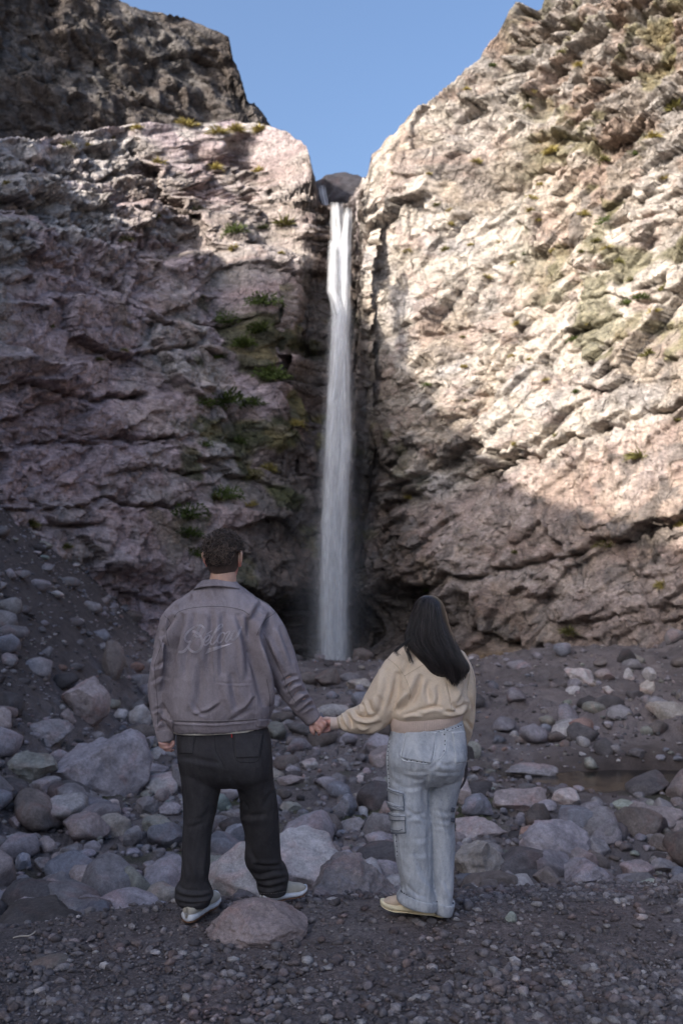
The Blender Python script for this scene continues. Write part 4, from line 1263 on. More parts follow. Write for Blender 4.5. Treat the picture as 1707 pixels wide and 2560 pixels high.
# dry stick
def tube(P, R, ns=8, cap=True):
    """a round tube along points P with radii R"""
    P = np.asarray(P, float); R = np.broadcast_to(np.asarray(R, float), (len(P),))
    T = np.gradient(P, axis=0); T /= np.linalg.norm(T, axis=1)[:, None] + 1e-9
    u = np.cross(T[0], (0.3, 0.2, 1)); u /= np.linalg.norm(u)
    V = []
    for k in range(len(P)):
        u = u - T[k] * (u @ T[k]); u /= np.linalg.norm(u) + 1e-9
        w = np.cross(T[k], u)
        a = np.arange(ns) * 2 * math.pi / ns
        V.append(P[k] + R[k] * (np.cos(a)[:, None] * u + np.sin(a)[:, None] * w))
    V = np.concatenate(V)
    i = np.arange(len(P) * ns).reshape(len(P), ns)
    j = np.roll(i, -1, 1)
    F = np.stack([i[:-1].ravel(), j[:-1].ravel(), j[1:].ravel(), i[1:].ravel()], 1)
    if cap:
        V = np.vstack([V, P[0], P[-1]])
        a0, a1 = len(V) - 2, len(V) - 1
        c0 = np.stack([j[0], i[0], np.full(ns, a0), np.full(ns, a0)], 1); c1 = np.stack([i[-1], j[-1], np.full(ns, a1), np.full(ns, a1)], 1)
        F = [list(f) for f in F] + [[f[0], f[1], f[2]] for f in c0] + [[f[0], f[1], f[2]] for f in c1]
    return V, F
pts = [ground_hit(px, py) for px, py in ((33, 2348), (52, 2346), (74, 2347), (88, 2340), (96, 2334))]
pts = [np.array(p) + (0, 0, .006 + .004 * k) for k, p in enumerate(pts) if p is not None]
if len(pts) > 2:
    V, F = tube(catmull(pts, 16), .0035, 6)
    m, nt, b, _ = mat_new('dry_wood'); b.inputs['Base Color'].default_value = (.42, .36, .30, 1)
    add('dry_twig', make_mesh('dry_twig', V, F, (m,)), label='thin bleached dry twig lying at the lower left on dark boulder', category='twig')
# ------------------------------------------------------------------ people
def cloth_material(name, col, weave=900, rough=.85, mottled=.25, wash=None, sheen=.0):
    m, nt, b, out = mat_new(name)
    v = coords(nt)
    n1 = noise(nt, 6, 5, .6, v); n2 = noise(nt, 60, 6, .7, v)
    k = mixrgb(nt, col, ramp(nt, n1, [(.3, 1 - mottled), (.7, 1 + mottled)]), 1.0, 'MULTIPLY')
    k = mixrgb(nt, k, ramp(nt, n2, [(.3, 1 - mottled * .6), (.7, 1 + mottled * .6)]), 1.0, 'MULTIPLY')
    if wash is not None:
        vs = coords(nt, (1.3, 1.3, .35))
        k = mixrgb(nt, k, wash, ramp(nt, noise(nt, 8, 7, .75, vs, .6), [(.42, 0), (.64, .9)]))
    vt = coords(nt, (3.0, 3.0, .5))
    n3 = noise(nt, weave * .25, 3, .6, vt)
    k = mixrgb(nt, k, ramp(nt, n3, [(.3, .86), (.7, 1.14)]), 1.0, 'MULTIPLY')
    nt.links.new(k, b.inputs['Base Color'])
    b.inputs['Roughness'].default_value = rough; b.inputs['Specular IOR Level'].default_value = .2
    b.inputs['Sheen Weight'].default_value = sheen
    p = bump(nt, None, n2, .35, .004)
    bump(nt, b, n3, .5, .0012, p)
    return m

def plain_material(name, col, rough=.6, sss=0, bumpy=0, spec=.4):
    m, nt, b, out = mat_new(name)
    v = coords(nt)
    k = mixrgb(nt, col, ramp(nt, noise(nt, 30, 5, .6, v), [(.3, .85), (.7, 1.15)]), 1.0, 'MULTIPLY')
    nt.links.new(k, b.inputs['Base Color'])
    b.inputs['Roughness'].default_value = rough; b.inputs['Specular IOR Level'].default_value = spec
    if sss:
        b.inputs['Subsurface Weight'].default_value = sss; b.inputs['Subsurface Radius'].default_value = (.012, .004, .002); b.inputs['Subsurface Scale'].default_value = 1
    if bumpy: bump(nt, b, noise(nt, 220, 4, .6, v), bumpy, .002)
    return m

def skin_material():
    m, nt, b, out = mat_new('skin')
    c, _ = attr_col(nt)
    v = coords(nt)
    k = mixrgb(nt, c, ramp(nt, noise(nt, 40, 5, .6, v), [(.3, .85), (.7, 1.12)]), 1.0, 'MULTIPLY')
    nt.links.new(k, b.inputs['Base Color'])
    b.inputs['Roughness'].default_value = .55
    b.inputs['Subsurface Weight'].default_value = .15; b.inputs['Subsurface Radius'].default_value = (.01, .004, .002)
    bump(nt, b, noise(nt, 260, 4, .6, v), .3, .001)
    return m

M_JACKET = cloth_material('washed_canvas', (.245, .208, .220), wash=(.345, .30, .315), mottled=.2)  # faded canvas; upright wash streaks also stand in for fold shading
M_JACKET_IN = cloth_material('dark_lining', (.05, .045, .055))
M_BLACKJEAN = cloth_material('faded_black_denim', (.040, .037, .040), wash=(.062, .058, .060), mottled=.2)
M_SHIRT = cloth_material('cream_cotton', (.72, .66, .58), mottled=.05)
M_BLUEJEAN = cloth_material('washed_light_denim', (.34, .36, .40), wash=(.56, .57, .585), mottled=.3)
M_BLUEJEAN_D = cloth_material('dark_denim_wash', (.11, .12, .15), mottled=.2)  # darker blue-grey denim of the side tabs
M_CREAM = cloth_material('sand_cotton_twill', (.68, .55, .42), mottled=.07)
M_RIB = cloth_material('ribbed_knit', (.60, .47, .40), mottled=.06)
M_THREAD = plain_material('grey_thread', (.66, .60, .63), .6)
M_SEAM_D = plain_material('seam_dark', (.075, .065, .07), .9)
M_SEAM_L = plain_material('seam_pale', (.33, .29, .29), .9)
M_SEAM_BL = plain_material('pale_denim_edge', (.62, .64, .67), .9)
M_SEAM_BD = plain_material('dark_denim_stitch', (.045, .05, .065), .9)
M_SEAM_BM = plain_material('mid_denim_edge', (.13, .145, .18), .9)
M_SEAM_CR = plain_material('sand_seam', (.42, .32, .22), .9)
M_SEAM_BK = plain_material('black_denim_seam', (.018, .017, .019), .9)
M_SHOE_TAN = plain_material('beige_suede', (.50, .455, .38), .9, bumpy=.3)
M_SHOE_WHITE = plain_material('white_rubber', (.74, .74, .76), .5)
M_SHOE_GUM = plain_material('brown_gum_sole', (.20, .10, .055), .6)
M_SOLE_CREAM = plain_material('cream_rubber', (.78, .68, .47), .55)
M_SHOE_ROSE = plain_material('sand_leather', (.58, .45, .34), .7)
M_GOLD = plain_material('gold_ring', (.7, .45, .2), .25); M_GOLD.node_tree.nodes['Principled BSDF'].inputs['Metallic'].default_value = 1
M_RED = plain_material('red_tab', (.45, .03, .03), .7)
M_SKIN = skin_material()
M_METAL = plain_material('dark_chain', (.12, .11, .12), .35); M_METAL.node_tree.nodes['Principled BSDF'].inputs['Metallic'].default_value = .8

def hair_material(name, col, rough):
    m, nt, b, out = mat_new(name)
    c, _ = attr_col(nt)
    k = mixrgb(nt, c, ramp(nt, noise(nt, 35, 5, .7, coords(nt, (1, 1, .2))), [(.3, .6), (.7, 1.5)]), 1.0, 'MULTIPLY')
    nt.links.new(k, b.inputs['Base Color'])
    b.inputs['Roughness'].default_value = rough; b.inputs['Specular IOR Level'].default_value = .5
    return m
M_HAIR_M = hair_material('curly_hair', None, .42)
M_HAIR_W = hair_material('straight_hair', None, .38)

def sq(L, x0, y0, k): return [(x0 + a * k, y0 + b * k) for a, b in L]
def z1(L): return sq(L, 340, 1300, .3316)
def z2(L): return sq(L, 740, 1440, .3316)
def z3(L): return sq(L, 380, 1780, .2679)
def z4(L): return sq(L, 900, 1780, .24656)

def loft_lr(rows, Y, n=40, pw=2.25, sub=5):
    """rings between a left and a right outline point: rows (lx, ly, rx, ry, half depth, y offset)"""
    R = catmull(np.asarray(rows, float), (len(rows) - 1) * sub + 1)
    a = np.arange(n) * 2 * math.pi / n
    ca, sa = np.cos(a), np.sin(a)
    cx = np.sign(ca) * np.abs(ca) ** (2 / pw); sy = np.sign(sa) * np.abs(sa) ** (2 / pw)
    V = []
    for lx, ly, rx, ry, hd, yo in R:
        L = W(lx, ly, Y + yo); Rr = W(rx, ry, Y + yo)
        c = (L + Rr) / 2; ax = (Rr - L) / 2
        V.append(c + cx[:, None] * ax + sy[:, None] * np.array((0, hd, 0)))
    V = np.concatenate(V); m = len(R)
    i = np.arange(m * n).reshape(m, n); j = np.roll(i, -1, 1)
    F = [list(f) for f in np.stack([i[:-1].ravel(), j[:-1].ravel(), j[1:].ravel(), i[1:].ravel()], 1)]
    F.append(list(i[0][::-1])); F.append(list(i[-1]))
    return V, F

def limb(pts, ns=24, sub=5, flat=1.0):
    """rounded tapering limb: (px, py, Y, radius m)"""
    P = catmull(np.asarray(pts, float), (len(pts) - 1) * sub + 1)
    C = [W(p[0], p[1], p[2]) for p in P]; R = [p[3] for p in P]
    t0 = C[0] - C[1]; t0 /= np.linalg.norm(t0); t1 = C[-1] - C[-2]; t1 /= np.linalg.norm(t1)
    pre = [(C[0] + t0 * R[0] * math.sin(q), R[0] * math.cos(q)) for q in (1.45, 1.1, .7, .35)]
    post = [(C[-1] + t1 * R[-1] * math.sin(q), R[-1] * math.cos(q)) for q in (.35, .7, 1.1, 1.45)]
    CC = [q[0] for q in pre] + C + [q[0] for q in post]; RR = [q[1] for q in pre] + R + [q[1] for q in post]
    return tube(CC, RR, ns)

def limb3(pts, ns=20, sub=4):
    P = catmull(np.asarray(pts, float), (len(pts) - 1) * sub + 1)
    C = list(P[:, :3]); R = list(P[:, 3])
    t0 = C[0] - C[1]; t0 /= np.linalg.norm(t0); t1 = C[-1] - C[-2]; t1 /= np.linalg.norm(t1)
    CC = [C[0] + t0 * R[0] * math.sin(q) for q in (1.4, .8)] + C + [C[-1] + t1 * R[-1] * math.sin(q) for q in (.8, 1.4)]
    RR = [R[0] * math.cos(q) for q in (1.4, .8)] + R + [R[-1] * math.cos(q) for q in (.8, 1.4)]
    return tube(CC, RR, ns)

def ellipsoid(c, r, sub=4, yaw=0):
    V, F = ico(sub); V = V * r
    ca, sa = math.cos(yaw), math.sin(yaw)
    V = np.stack([V[:, 0] * ca - V[:, 1] * sa, V[:, 0] * sa + V[:, 1] * ca, V[:, 2]], 1)
    return V + c, [list(f) for f in F]

def union(parts, voxel, smooth=6, fac=.5, decimate=None):
    V, F, n = [], [], 0
    for v, f in parts:
        V.append(np.asarray(v)); F += [[int(q) + n for q in ff] for ff in f]; n += len(v)
    me = make_mesh('tmp', np.concatenate(V), F)
    o = bpy.data.objects.new('tmp', me); COL.objects.link(o)
    m = o.modifiers.new('r', 'REMESH'); m.mode = 'VOXEL'; m.voxel_size = voxel; m.adaptivity = 0
    if smooth:
        m2 = o.modifiers.new('s', 'SMOOTH'); m2.iterations = smooth; m2.factor = fac
    if decimate:
        m3 = o.modifiers.new('d', 'DECIMATE'); m3.ratio = decimate
    dg = bpy.context.evaluated_depsgraph_get(); dg.update()
    ev = o.evaluated_get(dg); em = ev.to_mesh()
    nv = len(em.vertices); co = np.empty(nv * 3, np.float32); em.vertices.foreach_get('co', co)
    nn = np.empty(nv * 3, np.float32); em.vertices.foreach_get('normal', nn)
    FF = [tuple(p.vertices) for p in em.polygons]
    ev.to_mesh_clear()
    bpy.data.objects.remove(o); bpy.data.meshes.remove(me)
    if not decimate and all(len(f) == 4 for f in FF): FF = np.array(FF)
    return co.reshape(-1, 3).astype(float), FF, nn.reshape(-1, 3).astype(float)

def facing(V, Nn):
    d = V - np.array((0, 0, CAMZ)); d /= np.linalg.norm(d, axis=1)[:, None]
    return sstep(-.15, .45, -(d * Nn).sum(1))

def fold_disp(px, py, folds):
    D = np.zeros(px.shape)
    for pts, w, amp in folds:
        P = catmull(np.array(pts, float), (len(pts) - 1) * 4 + 1)
        lo = P.min(0) - 4 * w; hi = P.max(0) + 4 * w
        k = np.where((px > lo[0]) & (px < hi[0]) & (py > lo[1]) & (py < hi[1]))[0]
        if len(k) == 0: continue
        qx, qy = px[k], py[k]
        best = np.full(len(k), 1e9); sg = np.zeros(len(k)); tt = np.zeros(len(k))
        m = len(P) - 1
        for i in range(m):
            a, b = P[i], P[i + 1]; e = b - a; L2 = e @ e + 1e-9
            t = np.clip(((qx - a[0]) * e[0] + (qy - a[1]) * e[1]) / L2, 0, 1)
            dx, dy = qx - a[0] - t * e[0], qy - a[1] - t * e[1]
            d = np.hypot(dx, dy); nb = d < best
            best = np.where(nb, d, best); sg = np.where(nb, np.sign(e[0] * dy - e[1] * dx), sg); tt = np.where(nb, (i + t) / m, tt)
        d = best * sg
        tap = np.sin(np.pi * np.clip(tt, .0, 1)) ** .6
        D[k] += amp * tap * (-np.exp(-(d / w) ** 2) + .75 * np.exp(-((d - 1.7 * w) / (1.2 * w)) ** 2))
    return D

def smooth_normals(V, F):
    Fa = np.asarray(F)
    a, b, c = V[Fa[:, 0]], V[Fa[:, 1]], V[Fa[:, 2]]
    n = np.cross(b - a, c - a)
    if Fa.shape[1] == 4: n = n + np.cross(c - a, V[Fa[:, 3]] - a)
    N_ = np.zeros_like(V)
    for k in range(Fa.shape[1]): np.add.at(N_, Fa[:, k], n)
    return N_ / (np.linalg.norm(N_, axis=1)[:, None] + 1e-12)

def garment(name, parts, voxel, folds, mat, parent, smooth=5, wr=(.003, 1.0), wseed=1, stretch=(1, 1, .5), cols=None, scale=11, fs=1.0):
    V, F, Nn = union(parts, voxel, smooth)
    px, py = proj(V)
    f = facing(V, Nn)
    d = fold_disp(px, py, folds) * f * fs
    x, y, z = V.T
    d += wr[0] * fbm(x * scale * stretch[0], y * scale * stretch[1], z * scale * stretch[2], 400 + wseed, 3)
    d += wr[0] * .45 * ridged(x * scale * 2.2 * stretch[0] + z * 9, y * scale * 2 * stretch[1], z * scale * 2.4 * stretch[2], 420 + wseed, 2)
    V = V + Nn * d[:, None]
    o = add(name, make_mesh(name, V, F, (mat,), None, True), parent)
    bv = BVHTree.FromPolygons(V.tolist(), [tuple(q) for q in F])
    return o, bv

def on_surface(bv, pts, off, step=2.0, dense=True):
    P = np.array(pts, float)
    if dense:
        L = np.sum(np.hypot(*np.diff(P, axis=0).T)); P = catmull(P, max(3, int(L / step)))
    runs, cur = [], []
    for x, y in P:
        h = cam_hit(bv, x, y)
        if h[0] is None:
            if len(cur) > 2: runs.append(np.array(cur))
            cur = []; continue
        q = np.array(h[0]) + np.array(h[1]) * off
        if cur and np.linalg.norm(q - cur[-1]) > .04:
            if len(cur) > 2: runs.append(np.array(cur))
            cur = []
        cur.append(q)
    if len(cur) > 2: runs.append(np.array(cur))
    return runs

def seams(name, bv, lines, r, mat, parent, off=None, ns=5, dash=None, step=2.0, join=False):
    """threads and seams that follow a garment's surface: each seam is a part"""
    objs = []; B = []; FF = []; n = 0
    for pts in lines:
        for run in on_surface(bv, pts, r * .35 if off is None else off, step):
            chunks = [run]
            if dash:
                L = np.concatenate([[0], np.cumsum(np.linalg.norm(np.diff(run, axis=0), axis=1))])
                chunks = []
                s0 = 0
                while s0 < L[-1]:
                    k = np.linspace(s0, min(s0 + dash[0], L[-1]), 3)
                    chunks.append(np.stack([np.interp(k, L, run[:, i]) for i in range(3)], 1)); s0 += dash[0] + dash[1] * random.uniform(.4, 1.8)
            for ch in chunks:
                V, F = tube(ch, r, ns)
                if not dash and not join:
                    objs.append(add(name, make_mesh(name, V, F, (mat,))))
                else:
                    B.append(V); FF += [[q + n for q in f] for f in F]; n += len(V)
    if B:
        o = add(name, make_mesh(name, np.concatenate(B), FF, (mat,)))
        if dash: o['kind'] = 'stuff'
        objs.append(o)
    return objs

def patch(name, bv, poly, mat, parent, off=.004, step=3.0, border=None):
    """a cloth patch lying on a garment: polygon in photograph pixels (4 corners), with thickness"""
    p = np.array(poly, float)
    nu = max(4, int(np.hypot(*(p[1] - p[0])) / step)); nv = max(4, int(np.hypot(*(p[3] - p[0])) / step))
    top = []; 
    for j in range(nv + 1):
        for i in range(nu + 1):
            u, v = i / nu, j / nv
            q = (p[0] * (1 - u) + p[1] * u) * (1 - v) + (p[3] * (1 - u) + p[2] * u) * v
            h = cam_hit(bv, q[0], q[1])
            top.append(None if h[0] is None else (np.array(h[0]), np.array(h[1])))
    good = [t for t in top if t is not None]
    if not good: return None
    V = np.array([(t if t is not None else good[0])[0] + (t if t is not None else good[0])[1] * off for t in top])
    Vb = np.array([(t if t is not None else good[0])[0] - (t if t is not None else good[0])[1] * .003 for t in top])
    ok = np.array([t is not None for t in top])
    G = grid_faces(nv + 1, nu + 1); G = G[ok[G].all(1)]
    # drop stretched cells
    e = np.linalg.norm(V[G[:, 0]] - V[G[:, 2]], axis=1); G = G[e < .04]
    n = len(V)
    edges = {}
    for f in G:
        for a, b in zip(f, np.roll(f, -1)): edges[(a, b)] = 1
    side = [(b, a, a + n, b + n) for (a, b) in edges if (b, a) not in edges]
    F = np.vstack([G, G[:, ::-1] + n, np.array(side)])
    return add(name, make_mesh(name, np.vstack([V, Vb]), F, (mat,), None, True), parent)

# ============================================================ THE MAN
YM = 4.78
man = empty('person', (float(W(560, 2290, 4.85)[0]), 4.85, -.04), label='person in grey canvas jacket and black jeans, seen from behind, holding a hand', category='person', group='couple holding hands in front of the waterfall')
def adopt(o, root):
    o.parent = root
    o.matrix_parent_inverse = Matrix.Translation(-Vector(root.location))
    return o
def part(o, root):
    return adopt(o, root) if o is not None else None

# body: one continuous figure under the clothes
def head_parts(cx, cy, Y, s, yaw):
    c = W(cx, cy, Y)
    ca, sa = math.cos(yaw), math.sin(yaw)
    def L(x, y, z):     # local: +y is where the face looks, +x its right-hand side seen from behind
        return c + np.array((x * ca + y * sa, -x * sa + y * ca, z)) * s
    parts = [ellipsoid(c, (.077 * s, .094 * s, .104 * s), 4, -yaw), ellipsoid(L(0, .035, -.045), (.058 * s, .062 * s, .075 * s), 3, -yaw),
             ellipsoid(L(0, .06, -.098), (.030 * s, .030 * s, .022 * s), 3), limb3([(*L(0, .088, .02), .009 * s), (*L(0, .105, -.018), .013 * s), (*L(0, .100, -.03), .012 * s)]),
             limb3([(*L(-.022, .090, -.062), .007 * s), (*L(0, .096, -.060), .009 * s), (*L(.022, .090, -.062), .007 * s)]),
             ellipsoid(L(-.032, .080, .006), (.015 * s, .010 * s, .011 * s), 2), ellipsoid(L(.032, .080, .006), (.015 * s, .010 * s, .011 * s), 2),
             limb3([(*L(-.05, .078, .026), .007 * s), (*L(-.02, .090, .030), .008 * s), (*L(.02, .090, .030), .008 * s), (*L(.05, .078, .026), .007 * s)])]
    return parts, L

def ear_parts(L, s, side):
    x = .078 * side
    o = []
    rim = [(x, -.002, -.038), (x + .010 * side, -.014, -.02), (x + .017 * side, -.022, .004), (x + .017 * side, -.020, .020), (x + .010 * side, -.008, .030), (x + .003 * side, .006, .026)]
    o.append(limb3([(*L(*q), .0048 * s) for q in rim]))
    o.append(ellipsoid(L(x + .006 * side, -.006, -.004), (.009 * s, .013 * s, .026 * s), 3))
    o.append(ellipsoid(L(x + .002 * side, 0, -.034), (.008 * s, .008 * s, .010 * s), 2))
    return o

hp, LM = head_parts(559, 1394, YM, 1.02, .22)
mb = hp + ear_parts(LM, 1.22, -1) + ear_parts(LM, 1.22, 1)
mb.append(limb([(558, 1420, YM - .005, .060), (558, 1450, YM - .01, .064), (552, 1480, YM, .072), (548, 1520, YM + .01, .09)]))
mb.append(loft_lr([(470, 1530, 630, 1530, .09, .0), (455, 1600, 645, 1600, .12, .02), (450, 1700, 645, 1700, .13, .02), (460, 1800, 650, 1800, .13, .0), (465, 1880, 655, 1880, .13, 0)], YM))
mb.append(limb([(470, 1540, YM, .06), (425, 1640, YM, .05), (405, 1720, YM, .045), (412, 1800, YM - .02, .036), (418, 1845, YM - .03, .030)]))
mb.append(limb([(630, 1540, YM, .06), (695, 1640, YM, .05), (725, 1715, YM + .02, .045), (762, 1768, YM + .05, .034), (783, 1795, YM + .06, .029)]))
mb.append(limb([(505, 1870, YM, .09), (497, 1980, YM, .07), (490, 2080, YM, .055), (490, 2190, YM + .01, .045), (485, 2270, YM + .01, .04)]))
mb.append(limb([(610, 1870, YM, .09), (640, 1980, YM + .06, .07), (655, 2070, YM + .12, .055), (668, 2160, YM + .18, .045), (682, 2232, YM + .22, .04)]))
# left hand, loosely curled
Yh = YM - .035
mb.append(limb([(417, 1843, Yh, .028), (416, 1853, Yh, .030), (418, 1860, Yh, .024)]))
mb.append(limb([(404, 1851, Yh - .012, .0085), (400, 1857, Yh - .024, .0085), (408, 1861, Yh - .038, .008), (417, 1862, Yh - .034, .0072)], 12))
mb.append(limb([(405, 1857, Yh - .006, .0088), (402, 1864, Yh - .018, .0088), (410, 1869, Yh - .034, .0082), (422, 1869, Yh - .034, .0072)], 12))
mb.append(limb([(412, 1862, Yh, .0086), (411, 1870, Yh - .010, .0086), (417, 1875, Yh - .024, .008), (427, 1874.5, Yh - .026, .007)], 12))
mb.append(limb([(422, 1862, Yh + .006, .008), (424, 1871, Yh + .002, .008), (428, 1877, Yh - .008, .0072), (433, 1875, Yh - .014, .0064)], 12))
mb.append(limb([(426, 1846, Yh - .006, .0105), (432, 1853, Yh - .014, .0098), (433, 1861, Yh - .020, .009), (429, 1867, Yh - .026, .008)], 12))
# right hand, closing on the woman's
Yg = YM + .055
mb.append(limb([(785, 1797, Yg, .026), (791, 1804, Yg - .004, .029), (792, 1812, Yg - .008, .027), (790, 1817, Yg - .010, .022)]))
mb.append(limb([(799, 1799, Yg - .010, .018), (804, 1804, Yg - .012, .014)]))
for q in ([(777, 1813, .010, .0098), (778, 1822, .018, .0098), (782, 1831, .020, .0090), (785, 1835, .006, .0080)],
          [(788, 1815, .016, .0100), (793, 1823, .026, .0100), (798, 1831, .026, .0092), (797, 1836, .010, .0082)],
          [(797, 1810, .018, .0098), (803, 1815, .028, .0098), (806, 1822, .024, .0090), (803, 1828, .008, .0080)],
          [(804, 1803, .014, .0092), (811, 1806, .024, .0090), (813, 1812, .020, .0084), (811, 1818, .006, .0075)]):
    mb.append(limb([(a, b, Yg - y_, r_) for a, b, y_, r_ in q], 12))
mb.append(limb([(776, 1806, Yg + .012, .011), (790, 1822, Yg + .03, .010), (806, 1822, Yg + .034, .0095), (816, 1816, Yg + .03, .008)], 12))
V, F, Nn = union(mb, .0034, 3, .5, decimate=.2)
px, py = proj(V)
sk = np.tile(np.array((.58, .36, .27)), (len(V), 1))
red = np.clip(blob(px, py, 512, 1424, 14, 24, .4) + blob(px, py, 601, 1428, 12, 24, .4), 0, 1)
sk = mixc(sk, np.array((.62, .20, .16)), red * .75)
hand = (py > 1790) * 1.0
sk = mixc(sk, np.array((.56, .30, .25)), hand * .8)
part(add('body', make_mesh('body', V, F, (M_SKIN,), sk, True)), man)

# hair: close-cropped sides and a mop of curls
def hair_cap(L, s, name, root, c_top, c_fade, low, mat):
    V, F = ico(5)
    a = V.copy()
    P = np.array([L(*(q * (.080, .097, .107))) for q in V])
    keep = (a[:, 2] > low(a)) 
    F2 = F[keep[F].all(1)]
    t = sstep(-.75, -.15, a[:, 2])
    C = mixc(np.tile(c_fade, (len(V), 1)), np.tile(c_top, (len(V), 1)), t)
    idx = np.unique(F2); mp = -np.ones(len(V), int); mp[idx] = np.arange(len(idx))
    P2 = P[idx]; n = len(P2); F3 = mp[F2]
    inner = P2 + (L(0, 0, 0) - P2) * .06
    edges = {}
    for f in F3:
        for u, w in zip(f, np.roll(f, -1)): edges[(u, w)] = 1
    side = np.array([(b, a_, a_ + n) for (a_, b) in edges if (b, a_) not in edges] + [(b, a_ + n, b + n) for (a_, b) in edges if (b, a_) not in edges])
    FF = np.vstack([F3, F3[:, ::-1] + n, side])
    return add(name, make_mesh(name, np.vstack([P2, inner]), FF, (mat,), np.vstack([C[idx], C[idx]])))
dark = np.array((.030, .021, .017))
hc = hair_cap(LM, 1.02, 'hair', man, dark, np.array((.10, .065, .05)), lambda a: np.where(a[:, 1] > .2, .25 + .3 * a[:, 1], -.80 + np.clip(a[:, 1] + .35, 0, 1) * .9), M_HAIR_M)
part(hc, man)
bag = Bag(); r = np.random.default_rng(5)
k = 0
while k < 1700:
    d = r.normal(size=3); d /= np.linalg.norm(d)
    if d[2] < -.28 or (d[1] > .75): continue
    if d[2] < .0 and r.random() < .35: continue
    if abs(d[0]) > .72 and d[2] < .32: continue
    k += 1
    thick = float(np.interp(d[2], [-.3, 0, .4, 1], [.006, .018, .030, .030]))
    base = d * (.079, .096, .106); lf_ = r.uniform(.55, 1.2)
    u = np.cross(d, r.normal(size=3)); u /= np.linalg.norm(u); w = np.cross(d, u)
    rr = r.uniform(.006, .012); turns = r.uniform(1.0, 1.9); ph = r.uniform(0, 6.28)
    t = np.linspace(0, 1, 12)
    tilt = u * r.uniform(.2, 1.0) * .6
    P = [base + d * (thick * lf_ * q) * 1.0 + tilt * thick * q + rr * (math.cos(ph + turns * 6.28 * q) * u + math.sin(ph + turns * 6.28 * q) * w * .9) for q in t]
    P = np.array([LM(*q) for q in P])
    V, F = tube(P, np.linspace(.0023, .0011, 12), 3, cap=False)
    v = r.uniform(.5, 2.0) if r.random() < .5 else r.uniform(2.5, 5.5)
    thick *= 1 + .35 * float(vnoise(d[0] * 4, d[1] * 4, d[2] * 4, 3))
    bag.put(V, F, dark * v + (.006, .004, .002))
part(add('curls', bag.mesh('curls', (M_HAIR_M,), True)), hc)
bpy.context.view_layer.update()

# jacket
jk = [loft_lr([(512, 1453, 588, 1453, .072, .0), (492, 1470, 606, 1469, .098, .0), (455, 1500, 642, 1496, .115, .0), (430, 1530, 672, 1524, .145, .0), (424, 1580, 676, 1580, .17, .0),
               (418, 1640, 679, 1650, .178, .0), (411, 1700, 683, 1710, .182, .0), (406, 1755, 686, 1745, .184, .0), (410, 1790, 681, 1778, .178, .0), (421, 1812, 674, 1800, .168, .0), (431, 1824, 671, 1814, .160, .0)], YM, 56, 2.3)]
jk.append(limb([(452, 1528, YM, .056), (430, 1560, YM, .060), (417, 1620, YM, .063), (407, 1690, YM - .005, .061), (404, 1750, YM - .01, .058), (409, 1805, YM - .025, .050), (417, 1838, YM - .03, .046)], 28))
jk.append(limb([(628, 1524, YM, .062), (658, 1552, YM, .074), (686, 1612, YM, .080), (712, 1680, YM + .015, .071), (731, 1724, YM + .03, .064), (757, 1764, YM + .045, .053), (771, 1783, YM + .055, .045)], 28))
mf = [(z1([(350, 700), (310, 850), (262, 1060), (215, 1300)]), 9, .014), (z1([(905, 740), (895, 880), (935, 1050), (985, 1250), (1015, 1400)]), -9 if False else 9, -.016), (z1([(440, 700), (420, 850), (385, 1000), (360, 1200)]), 8, .006),
      (z1([(560, 690), (570, 820), (545, 1000), (540, 1200)]), 8, .005), (z1([(655, 690), (650, 820), (640, 1000), (650, 1180)]), 7, .006), (z1([(760, 705), (810, 850), (840, 1000), (850, 1200)]), 8, .007),
      (z1([(835, 710), (870, 860), (905, 980)]), 7, .008), (z1([(500, 1050), (480, 1250), (450, 1450)]), 10, .005), (z1([(720, 1150), (740, 1300), (780, 1480)]), 10, .005),
      (z1([(900, 1330), (840, 1420), (720, 1490)]), 5, .005), (z1([(880, 1420), (800, 1470), (700, 1515)]), 4, .004), (z1([(640, 1380), (560, 1440), (440, 1480)]), 4, .004), (z1([(420, 1360), (470, 1440), (540, 1470)]), 4, .003),
      (z1([(290, 880), (262, 980), (228, 1110)]), 7, .010), (z1([(300, 720), (270, 780), (240, 850)]), 6, .008), (z1([(1020, 700), (960, 790), (925, 880)]), 6, .008),
      (z1([(950, 620), (900, 700), (880, 760)]), 7, .006), (z1([(420, 560), (380, 620), (340, 680)]), 7, .005), (z1([(1000, 880), (1050, 1000), (1120, 1150)]), 7, -.006),
      (z1([(1095, 1230), (1160, 1190), (1225, 1175)]), 5, .007), (z1([(1120, 1290), (1180, 1230), (1245, 1215)]), 5, .008), (z1([(1150, 1380), (1230, 1300), (1300, 1290)]), 5, .007), (z1([(1200, 1430), (1280, 1350), (1335, 1340)]), 4, .007),
      (z1([(1240, 1450), (1300, 1400), (1350, 1400)]), 3.5, .005), (z1([(1080, 800), (1140, 950), (1190, 1080)]), 7, .005), (z1([(210, 870), (235, 930), (245, 990)]), 5, .008),
      (z1([(130, 1120), (180, 1090), (230, 1050)]), 5, .006), (z1([(120, 1230), (170, 1190), (215, 1170)]), 5, .005), (z1([(125, 1450), (170, 1420), (205, 1440)]), 4, .006), (z1([(150, 1550), (190, 1510), (230, 1540)]), 4, .007),
      (z1([(190, 1380), (215, 1450), (260, 1510)]), 5, .007), (z1([(260, 1520), (500, 1532), (700, 1528), (910, 1512)]), 2.2, .0025), (z1([(600, 1225), (740, 1235), (880, 1230)]), 2, .002), (z1([(605, 900), (600, 1060), (602, 1230)]), 2, .002)]
jacket, bvJ = garment('jacket', jk, .0052, mf, M_JACKET, None, 3, (.0065, 1), 1, fs=3.0)
part(jacket, man)
def sub(o, parent):
    for q in (o if isinstance(o, list) else [o]):
        if q is not None: q.parent = parent
    return o
